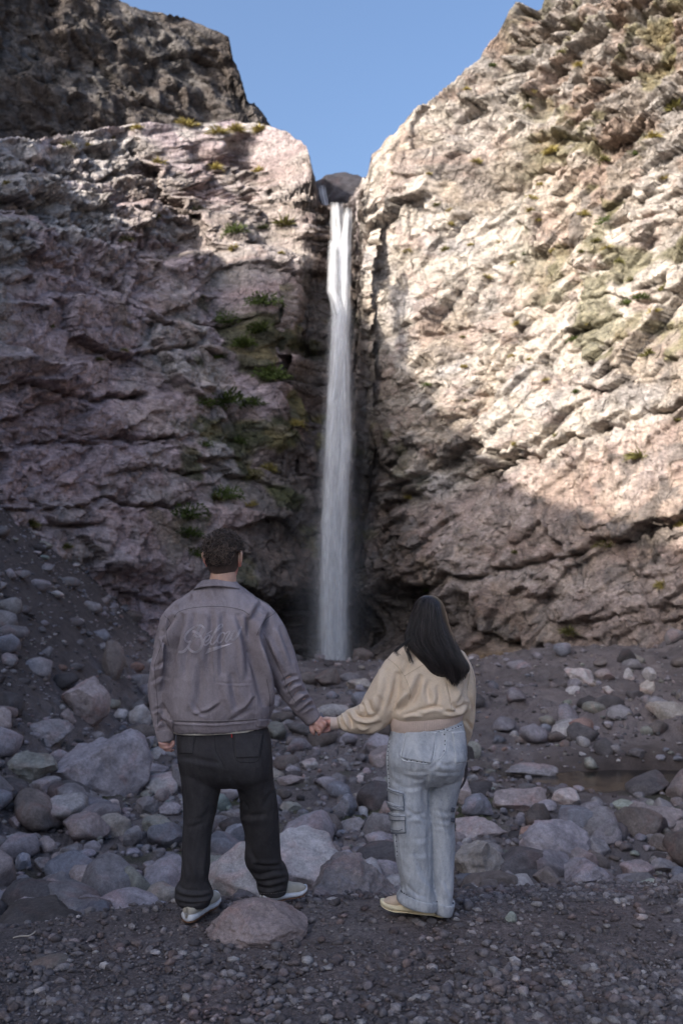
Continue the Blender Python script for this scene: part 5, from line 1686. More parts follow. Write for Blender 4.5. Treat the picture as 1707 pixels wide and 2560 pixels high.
sub(seams('stitching', bvJ, [z1([(290, 735), (320, 695), (400, 668), (500, 655), (600, 652), (700, 658), (800, 680), (855, 715)]), z1([(895, 585), (980, 630), (1050, 690), (985, 745), (935, 815), (910, 870)]),
                    z1([(215, 720), (262, 775), (232, 830), (236, 890), (250, 950)]), z1([(965, 860), (1005, 960), (1060, 1080), (1110, 1180), (1150, 1290), (1205, 1380)]),
                    z1([(215, 880), (172, 1000), (142, 1100), (148, 1200), (165, 1400), (165, 1550)]), z1([(250, 1513), (420, 1518), (600, 1520), (760, 1514), (910, 1504)]),
                    z1([(985, 1200), (1005, 1300), (1010, 1400), (1005, 1500)])], .0011, M_SEAM_D, None), jacket)
sub(seams('topstitch', bvJ, [z1([(298, 742), (328, 702), (402, 675), (500, 662), (600, 659), (700, 665), (798, 687), (850, 721)]), z1([(250, 1507), (420, 1512), (600, 1514), (760, 1508), (910, 1498)])], .0007, M_SEAM_L, None), jacket)
# hem tabs
sub(patch('hem_tab', bvJ, z1([(920, 1505), (1000, 1498), (996, 1562), (906, 1556)]), M_JACKET, None, .006), jacket)
sub(patch('hem_tab', bvJ, z1([(236, 1496), (285, 1515), (283, 1570), (245, 1545)]), M_JACKET, None, .006), jacket)
# cuffs
def cuff_ring(name, a, b, r0, r1, mat, th=.004):
    P = [a + (b - a) * t for t in np.linspace(0, 1, 8)]
    R = np.linspace(r0, r1, 8)
    Pi = P[::-1]; Ri = (R - th)[::-1]
    V, F = tube(np.array(P + Pi[:0]), R, 36, cap=False)
    V2, F2 = tube(np.array(P), R - th, 36, cap=False)
    n = len(V)
    i = np.arange(36); j = np.roll(i, -1); e = n - 36
    rim = [[e + a_, e + b_, n + e + b_, n + e + a_] for a_, b_ in zip(i, j)] + [[b_, a_, n + a_, n + b_] for a_, b_ in zip(i, j)]
    return add(name, make_mesh(name, np.vstack([V, V2]), np.vstack([F, F2[:, ::-1] + n, np.array(rim)]), (mat,)))
sub(cuff_ring('cuff', W(764.5, 1775, YM + .05), W(783.5, 1800, YM + .06), .0475, .0430, M_JACKET), jacket)
sub(cuff_ring('cuff', W(413, 1824, YM - .03), W(417.5, 1853, YM - .035), .0470, .0420, M_JACKET), jacket)
# collar
def collar():
    V = []
    nu, nv = 44, 7
    for layer in (0, 1):
        for j in range(nv):
            v = j / (nv - 1)
            for i in range(nu):
                th = math.radians(lerp(-118, 118, i / (nu - 1)))
                a = abs(math.degrees(th)) / 118
                rx = lerp(.078, .119 + .004 * a, v) - .004 * layer; ry = lerp(.070, .100, v) - .004 * layer
                cx = W(548, 1450, YM)[0] + lerp(0, -.004, v)
                ztop = W(548, 1447 + 6 * a, YM - .06)[2]; zbot = W(548, lerp(1465, 1490, a ** 1.6), YM - .09)[2]
                z = lerp(ztop, zbot, v ** 1.1) + .004 * math.sin(v * math.pi)
                V.append((cx + rx * math.sin(th), YM - .012 + .02 * (1 - v) - ry * math.cos(th), z))
    V = np.array(V)
    G = grid_faces(nv, nu); n = nu * nv
    edges = {}
    for f in G:
        for a, b in zip(f, np.roll(f, -1)): edges[(a, b)] = 1
    side = [(b, a, a + n, b + n) for (a, b) in edges if (b, a) not in edges]
    return V, np.vstack([G, G[:, ::-1] + n, np.array(side)])
V, F = collar()
V[:, 0] += .0
V += (fbm(V[:, 0] * 40, V[:, 1] * 40, V[:, 2] * 40, 3, 2) * .002)[:, None] * (0, -1, 0)
sub(add('collar', make_mesh('collar', V, F, (M_JACKET,))), jacket)
# embroidered lettering
def zt(L): return sq(L, 430, 1540, .1212)
strokes = [([(420, 320), (470, 330), (540, 368), (590, 420), (618, 500), (618, 590), (590, 670), (540, 722), (480, 740), (420, 722), (372, 680), (345, 625)], (-3, -1.5, 0, 1.5)),
           ([(485, 415), (520, 442), (570, 432), (628, 375), (668, 300), (662, 235), (612, 195), (540, 190), (440, 232), (350, 300), (280, 390), (262, 460), (290, 520), (345, 540), (400, 520)], (-2.4, -.8, .8)),
           ([(605, 172), (550, 262), (500, 350), (450, 430), (410, 510), (370, 580), (330, 640), (280, 700), (220, 738), (140, 742)], (-2.4, -.8, .8, 2.4)),
           ([(690, 535), (742, 500), (782, 440), (776, 400), (738, 404), (690, 450), (662, 520), (662, 580), (694, 600), (742, 570), (792, 520)], (-1.4, 0, 1.4)),
           ([(712, 382), (770, 345), (832, 300)], (-1.2, .4)),
           ([(792, 520), (842, 430), (900, 335), (970, 265), (1030, 215), (1042, 182), (1010, 170), (968, 205), (900, 305), (850, 400), (812, 490), (804, 560), (842, 586), (885, 545), (930, 490)], (-1.3, .1, 1.5)),
           ([(1065, 338), (1000, 368), (952, 440), (940, 510), (970, 552), (1022, 522), (1072, 450), (1092, 385), (1066, 340), (1104, 372)], (-1.2, .2, 1.5)),
           ([(1104, 372), (1150, 330), (1192, 318), (1192, 352), (1142, 430), (1110, 502), (1132, 532), (1182, 482), (1222, 448)], (-1.2, .2, 1.5)),
           ([(1292, 298), (1240, 382), (1212, 452), (1240, 492), (1292, 482), (1342, 420), (1400, 312), (1442, 220)], (-2.2, -.8, .6, 2.0))]
def offset_line(P, d):
    P = catmull(np.array(P, float), len(P) * 5); T = np.gradient(P, axis=0); T /= np.linalg.norm(T, axis=1)[:, None] + 1e-9
    return P + np.stack([-T[:, 1], T[:, 0]], 1) * d
lines = []
for pts, offs in strokes:
    for d in offs: lines.append(offset_line(zt(pts), d).tolist())
a, b = zt([(690, 778), (1225, 572)]), zt([(740, 676), (1235, 566)])
for q in np.linspace(0, 1, 6): lines.append([tuple(lerp(np.array(a[0]), np.array(b[0]), q)), tuple(lerp(np.array(a[0]) * .5 + np.array(a[1]) * .5, np.array(b[0]) * .5 + np.array(b[1]) * .5, q)), tuple(lerp(np.array(a[1]), np.array(b[1]), q))])
emb = seams('embroidery', bvJ, lines, .0008, M_THREAD, None, off=.0010, ns=4, step=1.5, join=True)
for q in emb: q['label'] = 'grey script embroidery reading Below'
sub(emb, jacket)
# shirt edge under the hem
V, F = loft_lr([(436, 1800, 668, 1796, .150, 0), (433, 1818, 666, 1812, .152, 0), (434, 1829, 664, 1818, .150, .0)], YM, 48, 2.3)
part(add('shirt', make_mesh('shirt', V, F, (M_SHIRT,))), man)

# black jeans
Yl, Yr = YM, YM
bj = [loft_lr([(446, 1800, 664, 1800, .135, 0), (443, 1833, 674, 1832, .145, 0), (445, 1870, 679, 1866, .155, -.01), (447, 1905, 681, 1905, .155, -.012), (453, 1935, 682, 1940, .140, 0), (462, 1958, 676, 1962, .11, .02)], YM, 48, 2.4),
      loft_lr([(449, 1890, 572, 1890, .125, 0), (452, 1930, 563, 1930, .125, 0), (456, 1978, 551, 1978, .112, 0), (459, 2034, 539, 2034, .098, .0), (457, 2088, 529, 2088, .092, -.005), (455, 2168, 525, 2168, .090, -.005),
               (452, 2196, 521, 2200, .088, 0), (441, 2216, 530, 2224, .092, 0), (438, 2240, 534, 2238, .094, 0), (443, 2252, 527, 2250, .086, 0), (453, 2262, 525, 2260, .080, 0)], YM, 40, 2.2),
      loft_lr([(560, 1890, 681, 1890, .125, 0), (568, 1930, 683, 1930, .125, .01), (586, 1955, 685, 1962, .115, .03), (600, 1990, 692, 1994, .105, .06), (601, 2042, 696, 2050, .100, .10), (614, 2088, 699, 2090, .096, .13),
               (614, 2150, 703, 2150, .092, .17), (624, 2172, 712, 2164, .092, .19), (640, 2196, 721, 2190, .094, .21), (643, 2216, 719, 2212, .088, .22), (649, 2234, 716, 2232, .080, .22)], YM, 40, 2.2)]
bf = [(z3([(250, 420), (400, 440), (560, 470), (640, 480)]), 6, .008), (z3([(590, 330), (640, 430), (690, 540)]), 5, .004), (z3([(440, 460), (580, 560), (660, 620)]), 7, .002), (z3([(700, 560), (780, 660), (850, 780), (880, 800)]), 6, .006),
      (z3([(830, 960), (950, 970), (1080, 950)]), 7, .009), (z3([(850, 830), (900, 900), (870, 980)]), 5, .008), (z3([(1140, 740), (1080, 800), (1040, 900)]), 6, .006),
      (z3([(520, 1000), (420, 1060), (320, 1080)]), 6, .006), (z3([(560, 880), (480, 980), (380, 1020)]), 6, .005), (z3([(560, 1150), (530, 1350), (520, 1560)]), 5, .006),
      (z3([(880, 1200), (940, 1330), (990, 1430)]), 6, .008), (z3([(1200, 1430), (1080, 1440), (940, 1430)]), 5, .012), (z3([(900, 1470), (1000, 1520), (1130, 1490), (1270, 1480)]), 5, .012), (z3([(960, 1560), (1080, 1580), (1260, 1540)]), 4, .012),
      (z3([(980, 1620), (1090, 1650), (1260, 1610)]), 4, .011), (z3([(230, 1600), (310, 1660), (450, 1670), (570, 1640)]), 5, .010), (z3([(215, 1700), (330, 1735), (470, 1735), (570, 1700)]), 4.5, .014), (z3([(230, 1770), (380, 1790), (530, 1760)]), 3.5, .010),
      (z3([(290, 1520), (250, 1600), (215, 1640)]), 4, .010), (z3([(330, 1400), (360, 1540), (330, 1650)]), 6, .007), (z3([(500, 1480), (530, 1600), (570, 1650)]), 4, .010), (z3([(440, 1300), (430, 1450), (450, 1580)]), 6, .005)]
bjeans, bvB = garment('black_jeans', bj, .0052, bf, M_BLACKJEAN, None, 4, (.0040, 1), 5, fs=.75)
part(bjeans, man)
sub(seams('seam', bvB, [z3([(585, 190), (590, 280), (600, 370), (640, 440), (690, 530)]), z3([(235, 330), (270, 560), (300, 850), (300, 1100), (290, 1350), (320, 1560)]), z3([(1100, 180), (1135, 400), (1150, 700), (1180, 1000)]),
                        z3([(250, 215), (400, 215), (395, 290), (350, 400)]), z3([(255, 380), (340, 410), (390, 400)]), z3([(750, 190), (780, 430), (870, 470), (1000, 440), (1040, 200)])], .0012, M_SEAM_BK, None), bjeans)
sub(seams('hem_stitch', bvB, [z3([(1005, 1690), (1120, 1695), (1255, 1672)])], .0009, M_SEAM_L, None, dash=(.004, .004)), bjeans)
sub(patch('red_tab', bvB, z3([(738, 205), (748, 205), (750, 240), (741, 240)]), M_RED, None, .004, 1.0), bjeans)
sub(patch('pocket', bvB, z3([(760, 200), (1035, 205), (1000, 420), (790, 430)]), M_BLACKJEAN, None, .003), bjeans)
sub(patch('pocket', bvB, z3([(262, 225), (400, 225), (385, 390), (262, 385)]), M_BLACKJEAN, None, .003), bjeans)

# shoes
def shoe(root, heel, yaw, length, mats, pitch=0.0, s=1.0, roll=0.0, kind='man'):
    """heel: world point under the heel; yaw: direction of the toe from +y towards +x"""
    up_m, sole_m, gum_m, heel_m = mats
    c, s_ = math.cos(yaw), math.sin(yaw)
    M = Matrix.Translation(Vector(heel)) @ Matrix.Rotation(-yaw, 4, 'Z') @ Matrix.Rotation(pitch, 4, 'X') @ Matrix.Rotation(roll, 4, 'Y')
    def T(P): return np.array([(M @ Vector(p))[:] for p in P])
    ts = np.linspace(0, 1, 26)
    hw = np.interp(ts, [0, .03, .1, .3, .5, .68, .85, .95, 1], [.012, .026, .034, .036, .036, .046, .042, .026, .008]) * length / .28
    cx = np.interp(ts, [0, .3, .6, .8, 1], [0, 0, .004, .004, -.004])
    def ringset(zlo, zhi, grow, n=22, pw=3.0, top_fn=None):
        V = []
        for k, t in enumerate(ts):
            lo, hi = zlo(t), zhi(t)
            for q in range(n):
                a = 2 * math.pi * q / n
                x = cx[k] + (hw[k] + grow) * np.sign(math.cos(a)) * abs(math.cos(a)) ** (2 / pw)
                z = (lo + hi) / 2 + (hi - lo) / 2 * np.sign(math.sin(a)) * abs(math.sin(a)) ** (2 / pw)
                V.append((x, t * length - .004, z))
        V = np.array(V); m = len(ts)
        i = np.arange(m * n).reshape(m, n); j = np.roll(i, -1, 1)
        F = [list(f) for f in np.stack([i[:-1].ravel(), i[1:].ravel(), j[1:].ravel(), j[:-1].ravel()], 1)] + [list(i[0]), list(i[-1][::-1])]
        return V, F
    spring = lambda t: .018 * max(0, (t - .72) / .28) ** 1.5
    V, F = ringset(lambda t: spring(t), lambda t: .008 + spring(t), .001)
    out = empty('shoe', (0, 0, 0)); out.parent = root; out.matrix_parent_inverse = Matrix.Translation(-Vector(root.location))
    sub(add('outsole', make_mesh('outsole', T(V), F, (gum_m,))), out)
    V, F = ringset(lambda t: .006 + spring(t), lambda t: np.interp(t, [0, .1, .4, .7, 1], [.040, .036, .030, .027, .028]) * (1.15 if kind == 'man' else 1.35) + spring(t) * .6, .004)
    V[:, 0] += .0012 * np.sign(V[:, 0]) * np.sin(V[:, 1] * 160)
    sub(add('midsole', make_mesh('midsole', T(V), F, (sole_m,))), out)
    V, F = ringset(lambda t: .02 + spring(t) * .5, lambda t: np.interp(t, [0, .04, .18, .34, .5, .7, .88, 1], [.075, .098, .105, .104, .090, .068, .056, .034]), -.002, 24, 2.2)
    z = V[:, 2]
    V[:, 0] *= np.interp(z, [.03, .07, .11], [1, .9, .62])
    sub(add('upper', make_mesh('upper', T(V), F, (up_m,))), out)
    # overlays: heel counter and side stripe follow the upper
    Vu = V
    sel = Vu.copy()
    Vh, Fh = ringset(lambda t: .03, lambda t: np.interp(t, [0, .05, .16, .28, 1], [.070, .088, .080, .050, .031]), .0022, 24, 2.3)
    m = 9 * 24
    Vh[:, 0] *= np.interp(Vh[:, 2], [.03, .07, .11], [1, .92, .66])
    sub(add('heel_counter', make_mesh('heel_counter', T(Vh[:m]), [f for f in Fh[:8 * 24]] + [list(range(24))], (heel_m,))), out)
    B = []; FF = []; n = 0
    for sd in (-1, 1):
        for off in (0, .012, .024, .036):
            P = [(sd * (np.interp(t, ts, hw) * .98 + .003) * np.interp(z, [.03, .07, .11], [1.0, .93, .68]), t * length, z) for t, z in ((.16 + off * 3, .045), (.24 + off * 3, .062), (.33 + off * 3, .080))]
            v, f = tube(catmull(T(P), 8), .0012, 5)
            sub(add('piping', make_mesh('piping', v, f, (M_SEAM_L,))), out)
    return out

gl = W(482, 2306, 4.70)
GL_Z = gz(gl[0], gl[1])
shoe(man, (W(466, 2300, 4.70)[0], 4.70, W(472, 2306, 4.70)[2]), math.radians(22), .29, (M_SHOE_TAN, M_SHOE_WHITE, M_SHOE_GUM, M_SHOE_TAN), pitch=.06, roll=.12)
shoe(man, (W(656, 2262, 4.94)[0], 4.94, W(664, 2258, 4.94)[2]), math.radians(50), .275, (M_SHOE_TAN, M_SHOE_WHITE, M_SHOE_GUM, M_SHOE_TAN), pitch=-.03)
# ring on his finger
v, f = tube(catmull([W(791, 1825, Yg - .035), W(795, 1826.5, Yg - .038), W(799, 1826, Yg - .034), W(799, 1825, Yg - .018), W(792, 1824, Yg - .018), W(791, 1825, Yg - .035)], 20), .0012, 6)
part(add('finger_ring', make_mesh('finger_ring', v, f, (M_GOLD,))), man)

# ============================================================ THE WOMAN
YW = 4.80
woman = empty('person', (float(W(1060, 2285, 4.82)[0]), 4.82, -.03), label='person with long dark straight hair, cropped sand jacket and light cargo jeans, seen from behind', category='person', group='couple holding hands in front of the waterfall')
hp, LW = head_parts(1070, 1541, YW, .88, -.22)
wb = hp + ear_parts(LW, .72, -1) + ear_parts(LW, .72, 1)
wb.append(limb([(1072, 1570, YW, .048), (1076, 1600, YW, .050), (1082, 1640, YW + .01, .07)]))
wb.append(loft_lr([(1030, 1640, 1140, 1640, .07, .0), (1005, 1690, 1150, 1690, .09, .02), (1000, 1760, 1145, 1760, .095, .02), (990, 1830, 1150, 1830, .10, 0), (985, 1890, 1155, 1890, .10, 0)], YW))
wb.append(limb([(1020, 1650, YW, .05), (975, 1730, YW, .042), (930, 1795, YW, .038), (880, 1806, YW + .03, .032), (840, 1808, YW + .035, .026)]))
wb.append(limb([(1145, 1660, YW, .05), (1166, 1740, YW + .01, .04), (1166, 1810, YW + .06, .034), (1140, 1850, YW + .12, .028), (1120, 1868, YW + .14, .026)]))
wb.append(limb([(1020, 1890, YW, .085), (1020, 1990, YW, .07), (1030, 2090, YW, .055), (1045, 2190, YW, .045), (1052, 2255, YW, .04)]))
wb.append(limb([(1115, 1890, YW + .04, .085), (1102, 1990, YW + .06, .07), (1100, 2090, YW + .05, .055), (1105, 2190, YW + .03, .045), (1108, 2262, YW + .02, .04)]))
Yq = YM + .075
wb.append(limb([(838, 1808, Yq + .01, .021), (829, 1804, Yq + .012, .022), (820, 1803, Yq + .012, .020)]))
for q in ([(824, 1797, .004, .0098), (815, 1796, .000, .0098), (807, 1798, .002, .0085), (800, 1801, .012, .0075)],
          [(820, 1802, .020, .0084), (811, 1806, .026, .0084), (802, 1808, .030, .0078), (795, 1811, .030, .0068)],
          [(822, 1809, .020, .0084), (812, 1814, .024, .0084), (803, 1817, .028, .0078), (796, 1820, .028, .0066)],
          [(826, 1814, .012, .0082), (818, 1821, .014, .0082), (809, 1825, .018, .0075), (801, 1828, .018, .0065)],
          [(830, 1818, .004, .0078), (821, 1826, .000, .0076), (812, 1829, .002, .0070), (803, 1830, .006, .0060)]):
    wb.append(limb([(a, b, Yq + y_, r_) for a, b, y_, r_ in q], 12))
# far hand, held in front of her
wb.append(limb([(1120, 1868, YW + .14, .022), (1108, 1876, YW + .15, .026), (1100, 1884, YW + .15, .022)]))
for k in range(4):
    wb.append(limb([(1104 - 3 * k, 1880 + 3 * k, YW + .15 + .012 * k, .0082), (1094 - 2 * k, 1890 + 2 * k, YW + .15 + .012 * k, .0078), (1092, 1898 + k, YW + .17 + .008 * k, .007)], 10))
wb.append(limb([(1112, 1870, YW + .13, .009), (1104, 1884, YW + .125, .0085), (1098, 1892, YW + .13, .0075)], 10))
V, F, Nn = union(wb, .0034, 3, .5, decimate=.2)
sk = np.tile(np.array((.62, .42, .36)), (len(V), 1))
px, py = proj(V)
sk = mixc(sk, np.array((.60, .26, .22)), ((py > 1800) & (py < 1840) & (px < 832)) * .6)
part(add('body', make_mesh('body', V, F, (M_SKIN,), sk, True)), woman)

# hair
HR = np.array([(1489, 1058, 1084, .034, 0), (1496, 1046, 1096, .068, 0), (1510, 1036, 1107, .090, 0), (1530, 1028, 1114, .102, -.002), (1552, 1022, 1120, .106, -.008), (1583, 1011, 1130, .098, -.03),
               (1610, 1013, 1142, .082, -.055), (1636, 1034, 1157, .060, -.085), (1662, 1058, 1172, .044, -.105), (1678, 1072, 1172, .034, -.113), (1686, 1082, 1162, .022, -.117), (1692, 1094, 1146, .010, -.118)], float)
def hair_pt(a, py, lift=0.0):
    ext = max(0, py - 1682); py_s = min(py, 1682)
    l = np.interp(py_s, HR[:, 0], HR[:, 1]) + ext * .6; rr = np.interp(py_s, HR[:, 0], HR[:, 2]) - ext * .1; hd = np.interp(py_s, HR[:, 0], HR[:, 3]); yo = np.interp(py_s, HR[:, 0], HR[:, 4])
    px = lerp(l, rr, (a + 1) / 2)
    return W(px, py, YW + yo - (hd + lift) * math.sqrt(max(0, 1 - a * a)))
V, F = loft_lr([(q[1], q[0], q[2], q[0], q[3], q[4]) for q in HR], YW, 96, 2.05, 6)
px, py = proj(V)
wv = .0022 * vnoise((px - 1072) / 3.2 - (py - 1500) * .05, py / 160., 0, 9) + .004 * vnoise((px - 1072) / 11. - (py - 1500) * .02, py / 120., 0, 19)
cv = V - np.array([W(1080, 1600, YW - .03)])
V = V + np.stack([wv * .3, -np.abs(wv) * 1.0, 0 * wv], 1)
hb = np.array((.017, .0135, .014))
hairW = add('hair', make_mesh('hair', V, F, (M_HAIR_W,), np.tile(hb, (len(V), 1))))
part(hairW, woman)
bag = Bag(); r = np.random.default_rng(9)
for k in range(2300):
    a0 = r.uniform(-1, 1) * (.985 if k % 5 else 1.0)
    y0 = r.uniform(1492, 1560) if r.random() < .7 else r.uniform(1560, 1640)
    l_ = np.interp(a0, [-1, -.6, 0, .3, 1], [1610, 1650, 1702, 1704, 1682])
    y1 = l_ + (r.uniform(-20, 6) if k % 4 else r.uniform(0, 13))
    if y1 - y0 < 30: continue
    dr = r.normal() * .05
    lift = r.uniform(.0005, .006) if k % 6 else r.uniform(.006, .014)
    dr = dr if k % 7 else dr * 2.5
    P = [hair_pt(np.clip(a0 * np.interp(q, [0, .15, 1], [.9, 1, 1]) + dr * math.sin(q * 3 + k), -1.0, 1.0), y0 + (y1 - y0) * q, lift) for q in np.linspace(0, 1, 13)]
    V, F = tube(np.array(P), np.linspace(.0011, .0006, 13), 3, cap=False)
    v = r.uniform(.4, 1.8) if r.random() < .8 else r.uniform(2.5, 4.5)
    bag.put(V, F, hb * v)
for base in ([(905, 380), (880, 440), (830, 500), (770, 545), (742, 580)], [(900, 400), (860, 470), (800, 520), (752, 560), (770, 600)], [(890, 420), (850, 480), (822, 530), (850, 590), (872, 655)], [(900, 430), (866, 500), (845, 560), (862, 620), (868, 640)],
             [(930, 430), (900, 500), (920, 560), (950, 610), (958, 645)], [(940, 460), (920, 520), (930, 590), (990, 660)], [(915, 380), (870, 460), (790, 525), (745, 570)], [(950, 470), (940, 540), (980, 620), (1020, 690)]):
    for q in range(16):
        jit = r.normal(size=2) * 5
        z = z2([(x + jit[0] * (1 + .5 * i) * .7 + r.normal() * 1.5, y + jit[1] + r.normal() * 2) for i, (x, y) in enumerate(base)])
        ys = np.linspace(-.085, -.125, len(z))
        P = catmull([W(x, y, YW + yy + .01 * r.normal() * .3) for (x, y), yy in zip(z, ys)], 12)
        V, F = tube(P, np.linspace(.0012, .0005, 12), 3, cap=False)
        bag.put(V, F, hb * r.uniform(.5, 1.8))
hs = add('loose_strands', bag.mesh('loose_strands', (M_HAIR_W,), True)); sub(hs, hairW)

# jacket
cj = [loft_lr([(1040, 1618, 1120, 1622, .07, .0), (1010, 1632, 1150, 1640, .095, .0), (990, 1655, 1166, 1658, .115, .0), (984, 1690, 1170, 1690, .128, .0), (984, 1725, 1170, 1722, .135, -.002), (980, 1758, 1170, 1752, .142, -.006),
               (976, 1783, 1165, 1770, .142, -.008), (977, 1800, 1157, 1784, .130, .0)], YW, 52, 2.3)]
cj.append(limb([(1018, 1644, YW, .060), (994, 1672, YW, .070), (974, 1715, YW, .082), (952, 1762, YW + .005, .090), (926, 1790, YW + .015, .078), (898, 1800, YW + .025, .068), (872, 1804, YW + .03, .056), (857, 1806, YW + .033, .036)], 28))
cj.append(limb([(1140, 1650, YW, .055), (1155, 1690, YW + .005, .056), (1162, 1745, YW + .01, .050), (1161, 1800, YW + .04, .046), (1153, 1842, YW + .09, .040), (1138, 1860, YW + .12, .032)], 26))
cf = [(z2([(940, 740), (915, 840), (870, 940), (800, 1010)]), 8, .013), (z2([(860, 890), (830, 950), (760, 1030)]), 5, .012), (z2([(1000, 780), (985, 880), (1010, 950)]), 7, .006), (z2([(1060, 820), (1075, 920), (1050, 1000)]), 6, .006),
      (z2([(880, 1020), (960, 1005), (1040, 985), (1110, 1000)]), 5, .008), (z2([(800, 1050), (880, 1030), (960, 1045)]), 4, .006), (z2([(1170, 960), (1220, 1000), (1290, 960)]), 5, .008), (z2([(1110, 1020), (1180, 1025), (1250, 1000)]), 4, .006),
      (z2([(1300, 740), (1275, 850), (1290, 940)]), 6, .009), (z2([(1230, 800), (1250, 900), (1220, 970)]), 6, .005), (z2([(1130, 810), (1155, 900), (1165, 1010)]), 2, .003),
      (z2([(690, 700), (680, 850), (640, 1000)]), 9, .009), (z2([(760, 720), (740, 880), (690, 1030)]), 9, .008), (z2([(620, 900), (640, 980), (600, 1060)]), 7, .008), (z2([(540, 930), (560, 1000), (600, 1040)]), 5, .007),
      (z2([(430, 1005), (470, 1060), (540, 1070), (620, 1050)]), 5, .011), (z2([(372, 1020), (400, 1080), (420, 1150)]), 4.5, .014), (z2([(345, 1060), (360, 1110), (395, 1160)]), 3.5, .011), (z2([(470, 1100), (520, 1130), (600, 1110)]), 5, .008),
      (z2([(480, 1190), (560, 1150), (650, 1100)]), 5, .007), (z2([(500, 960), (520, 1020), (500, 1060)]), 4, .009), (z2([(1310, 920), (1330, 1000), (1320, 1100)]), 4, .006), (z2([(1270, 1080), (1310, 1130), (1330, 1180)]), 4, .007),
      (z2([(840, 640), (830, 700), (812, 748)]), 6, .006), (z2([(900, 560), (880, 620), (830, 660)]), 7, .005)]
cjk, bvC = garment('jacket', cj, .0048, cf, M_CREAM, None, 4, (.0042, 1), 21, fs=1.9)
part(cjk, woman)
sub(seams('stitching', bvC, [z2([(690, 622), (745, 665), (790, 715), (830, 785), (862, 880), (850, 930)]), z2([(815, 755), (880, 715), (940, 680), (990, 660)]), z2([(1130, 800), (1150, 880), (1165, 960), (1165, 1015)]),
                             z2([(1312, 690), (1300, 780), (1285, 860)]), z2([(1320, 700), (1345, 820), (1340, 980)])], .0012, M_SEAM_CR, None), cjk)
# ribbed hem and cuff
def ribbed(name, rows, Y, mat, ribs=110, amp=.0011, n=330, pw=2.2):
    V, F = loft_lr(rows, Y, n, pw, 4)
    m = len(V) // n
    a = np.arange(n) * 2 * math.pi / n
    c = V.reshape(m, n, 3).mean(1, keepdims=True)
    d = V.reshape(m, n, 3) - c; L = np.linalg.norm(d, axis=2, keepdims=True)
    V = (c + d * (1 + amp * np.cos(a * ribs)[None, :, None] / np.maximum(L, .01))).reshape(-1, 3)
    return add(name, make_mesh(name, V, F, (mat,)))
sub(ribbed('ribbed_hem', [(978, 1786, 1156, 1778, .128, 0), (975, 1798, 1156, 1788, .134, 0), (975, 1812, 1154, 1796, .134, 0), (978, 1826, 1152, 1803, .130, 0), (980, 1829, 1151, 1806, .126, 0)], YW, M_RIB), cjk)
P = [W(x, y, YW + yo) for x, y, yo in ((858, 1806, .034), (850, 1807, .035), (840, 1808, .035), (830, 1808.5, .034), (826, 1808.5, .034))]
V, F = tube(catmull(P, 12), np.interp(np.linspace(0, 1, 12), [0, .3, .8, 1], [.027, .027, .0305, .0315]), 120)
n = 120; VV = V[:12 * n].reshape(12, n, 3); c = VV.mean(1, keepdims=True); VV = c + (VV - c) * (1 + .025 * np.cos(np.arange(n) * 2 * math.pi / n * 40))[None, :, None]
V[:12 * n] = VV.reshape(-1, 3)
sub(add('ribbed_cuff', make_mesh('ribbed_cuff', V, F, (M_RIB,))), cjk)

# light cargo jeans
wj = [loft_lr([(990, 1796, 1150, 1790, .115, 0), (980, 1822, 1157, 1806, .122, 0), (971, 1856, 1165, 1850, .135, -.008), (966, 1888, 1167, 1886, .145, -.02), (967, 1915, 1163, 1912, .142, -.018), (970, 1940, 1156, 1938, .125, -.004), (975, 1960, 1148, 1956, .10, .01)], YW, 52, 2.3),
      loft_lr([(967, 1890, 1080, 1890, .13, -.012), (968, 1928, 1076, 1928, .122, -.01), (970, 1972, 1069, 1972, .112, -.012), (974, 2012, 1067, 2012, .105, -.02), (979, 2060, 1074, 2056, .10, -.02), (984, 2110, 1077, 2110, .098, -.015),
               (991, 2160, 1078, 2160, .10, -.015), (1000, 2200, 1081, 2200, .105, -.015), (1003, 2232, 1090, 2238, .108, -.015), (1001, 2252, 1092, 2262, .108, -.015)], YW, 44, 2.2),
      loft_lr([(1066, 1890, 1167, 1890, .12, .01), (1070, 1928, 1158, 1928, .115, .02), (1066, 1972, 1147, 1972, .108, .03), (1062, 2010, 1138, 2010, .10, .03), (1066, 2050, 1134, 2050, .098, .03), (1070, 2100, 1136, 2100, .096, .03),
               (1072, 2160, 1134, 2160, .098, .03), (1074, 2200, 1133, 2205, .10, .025), (1080, 2240, 1130, 2244, .10, .02), (1084, 2262, 1129, 2270, .10, .02)], YW, 44, 2.2)]
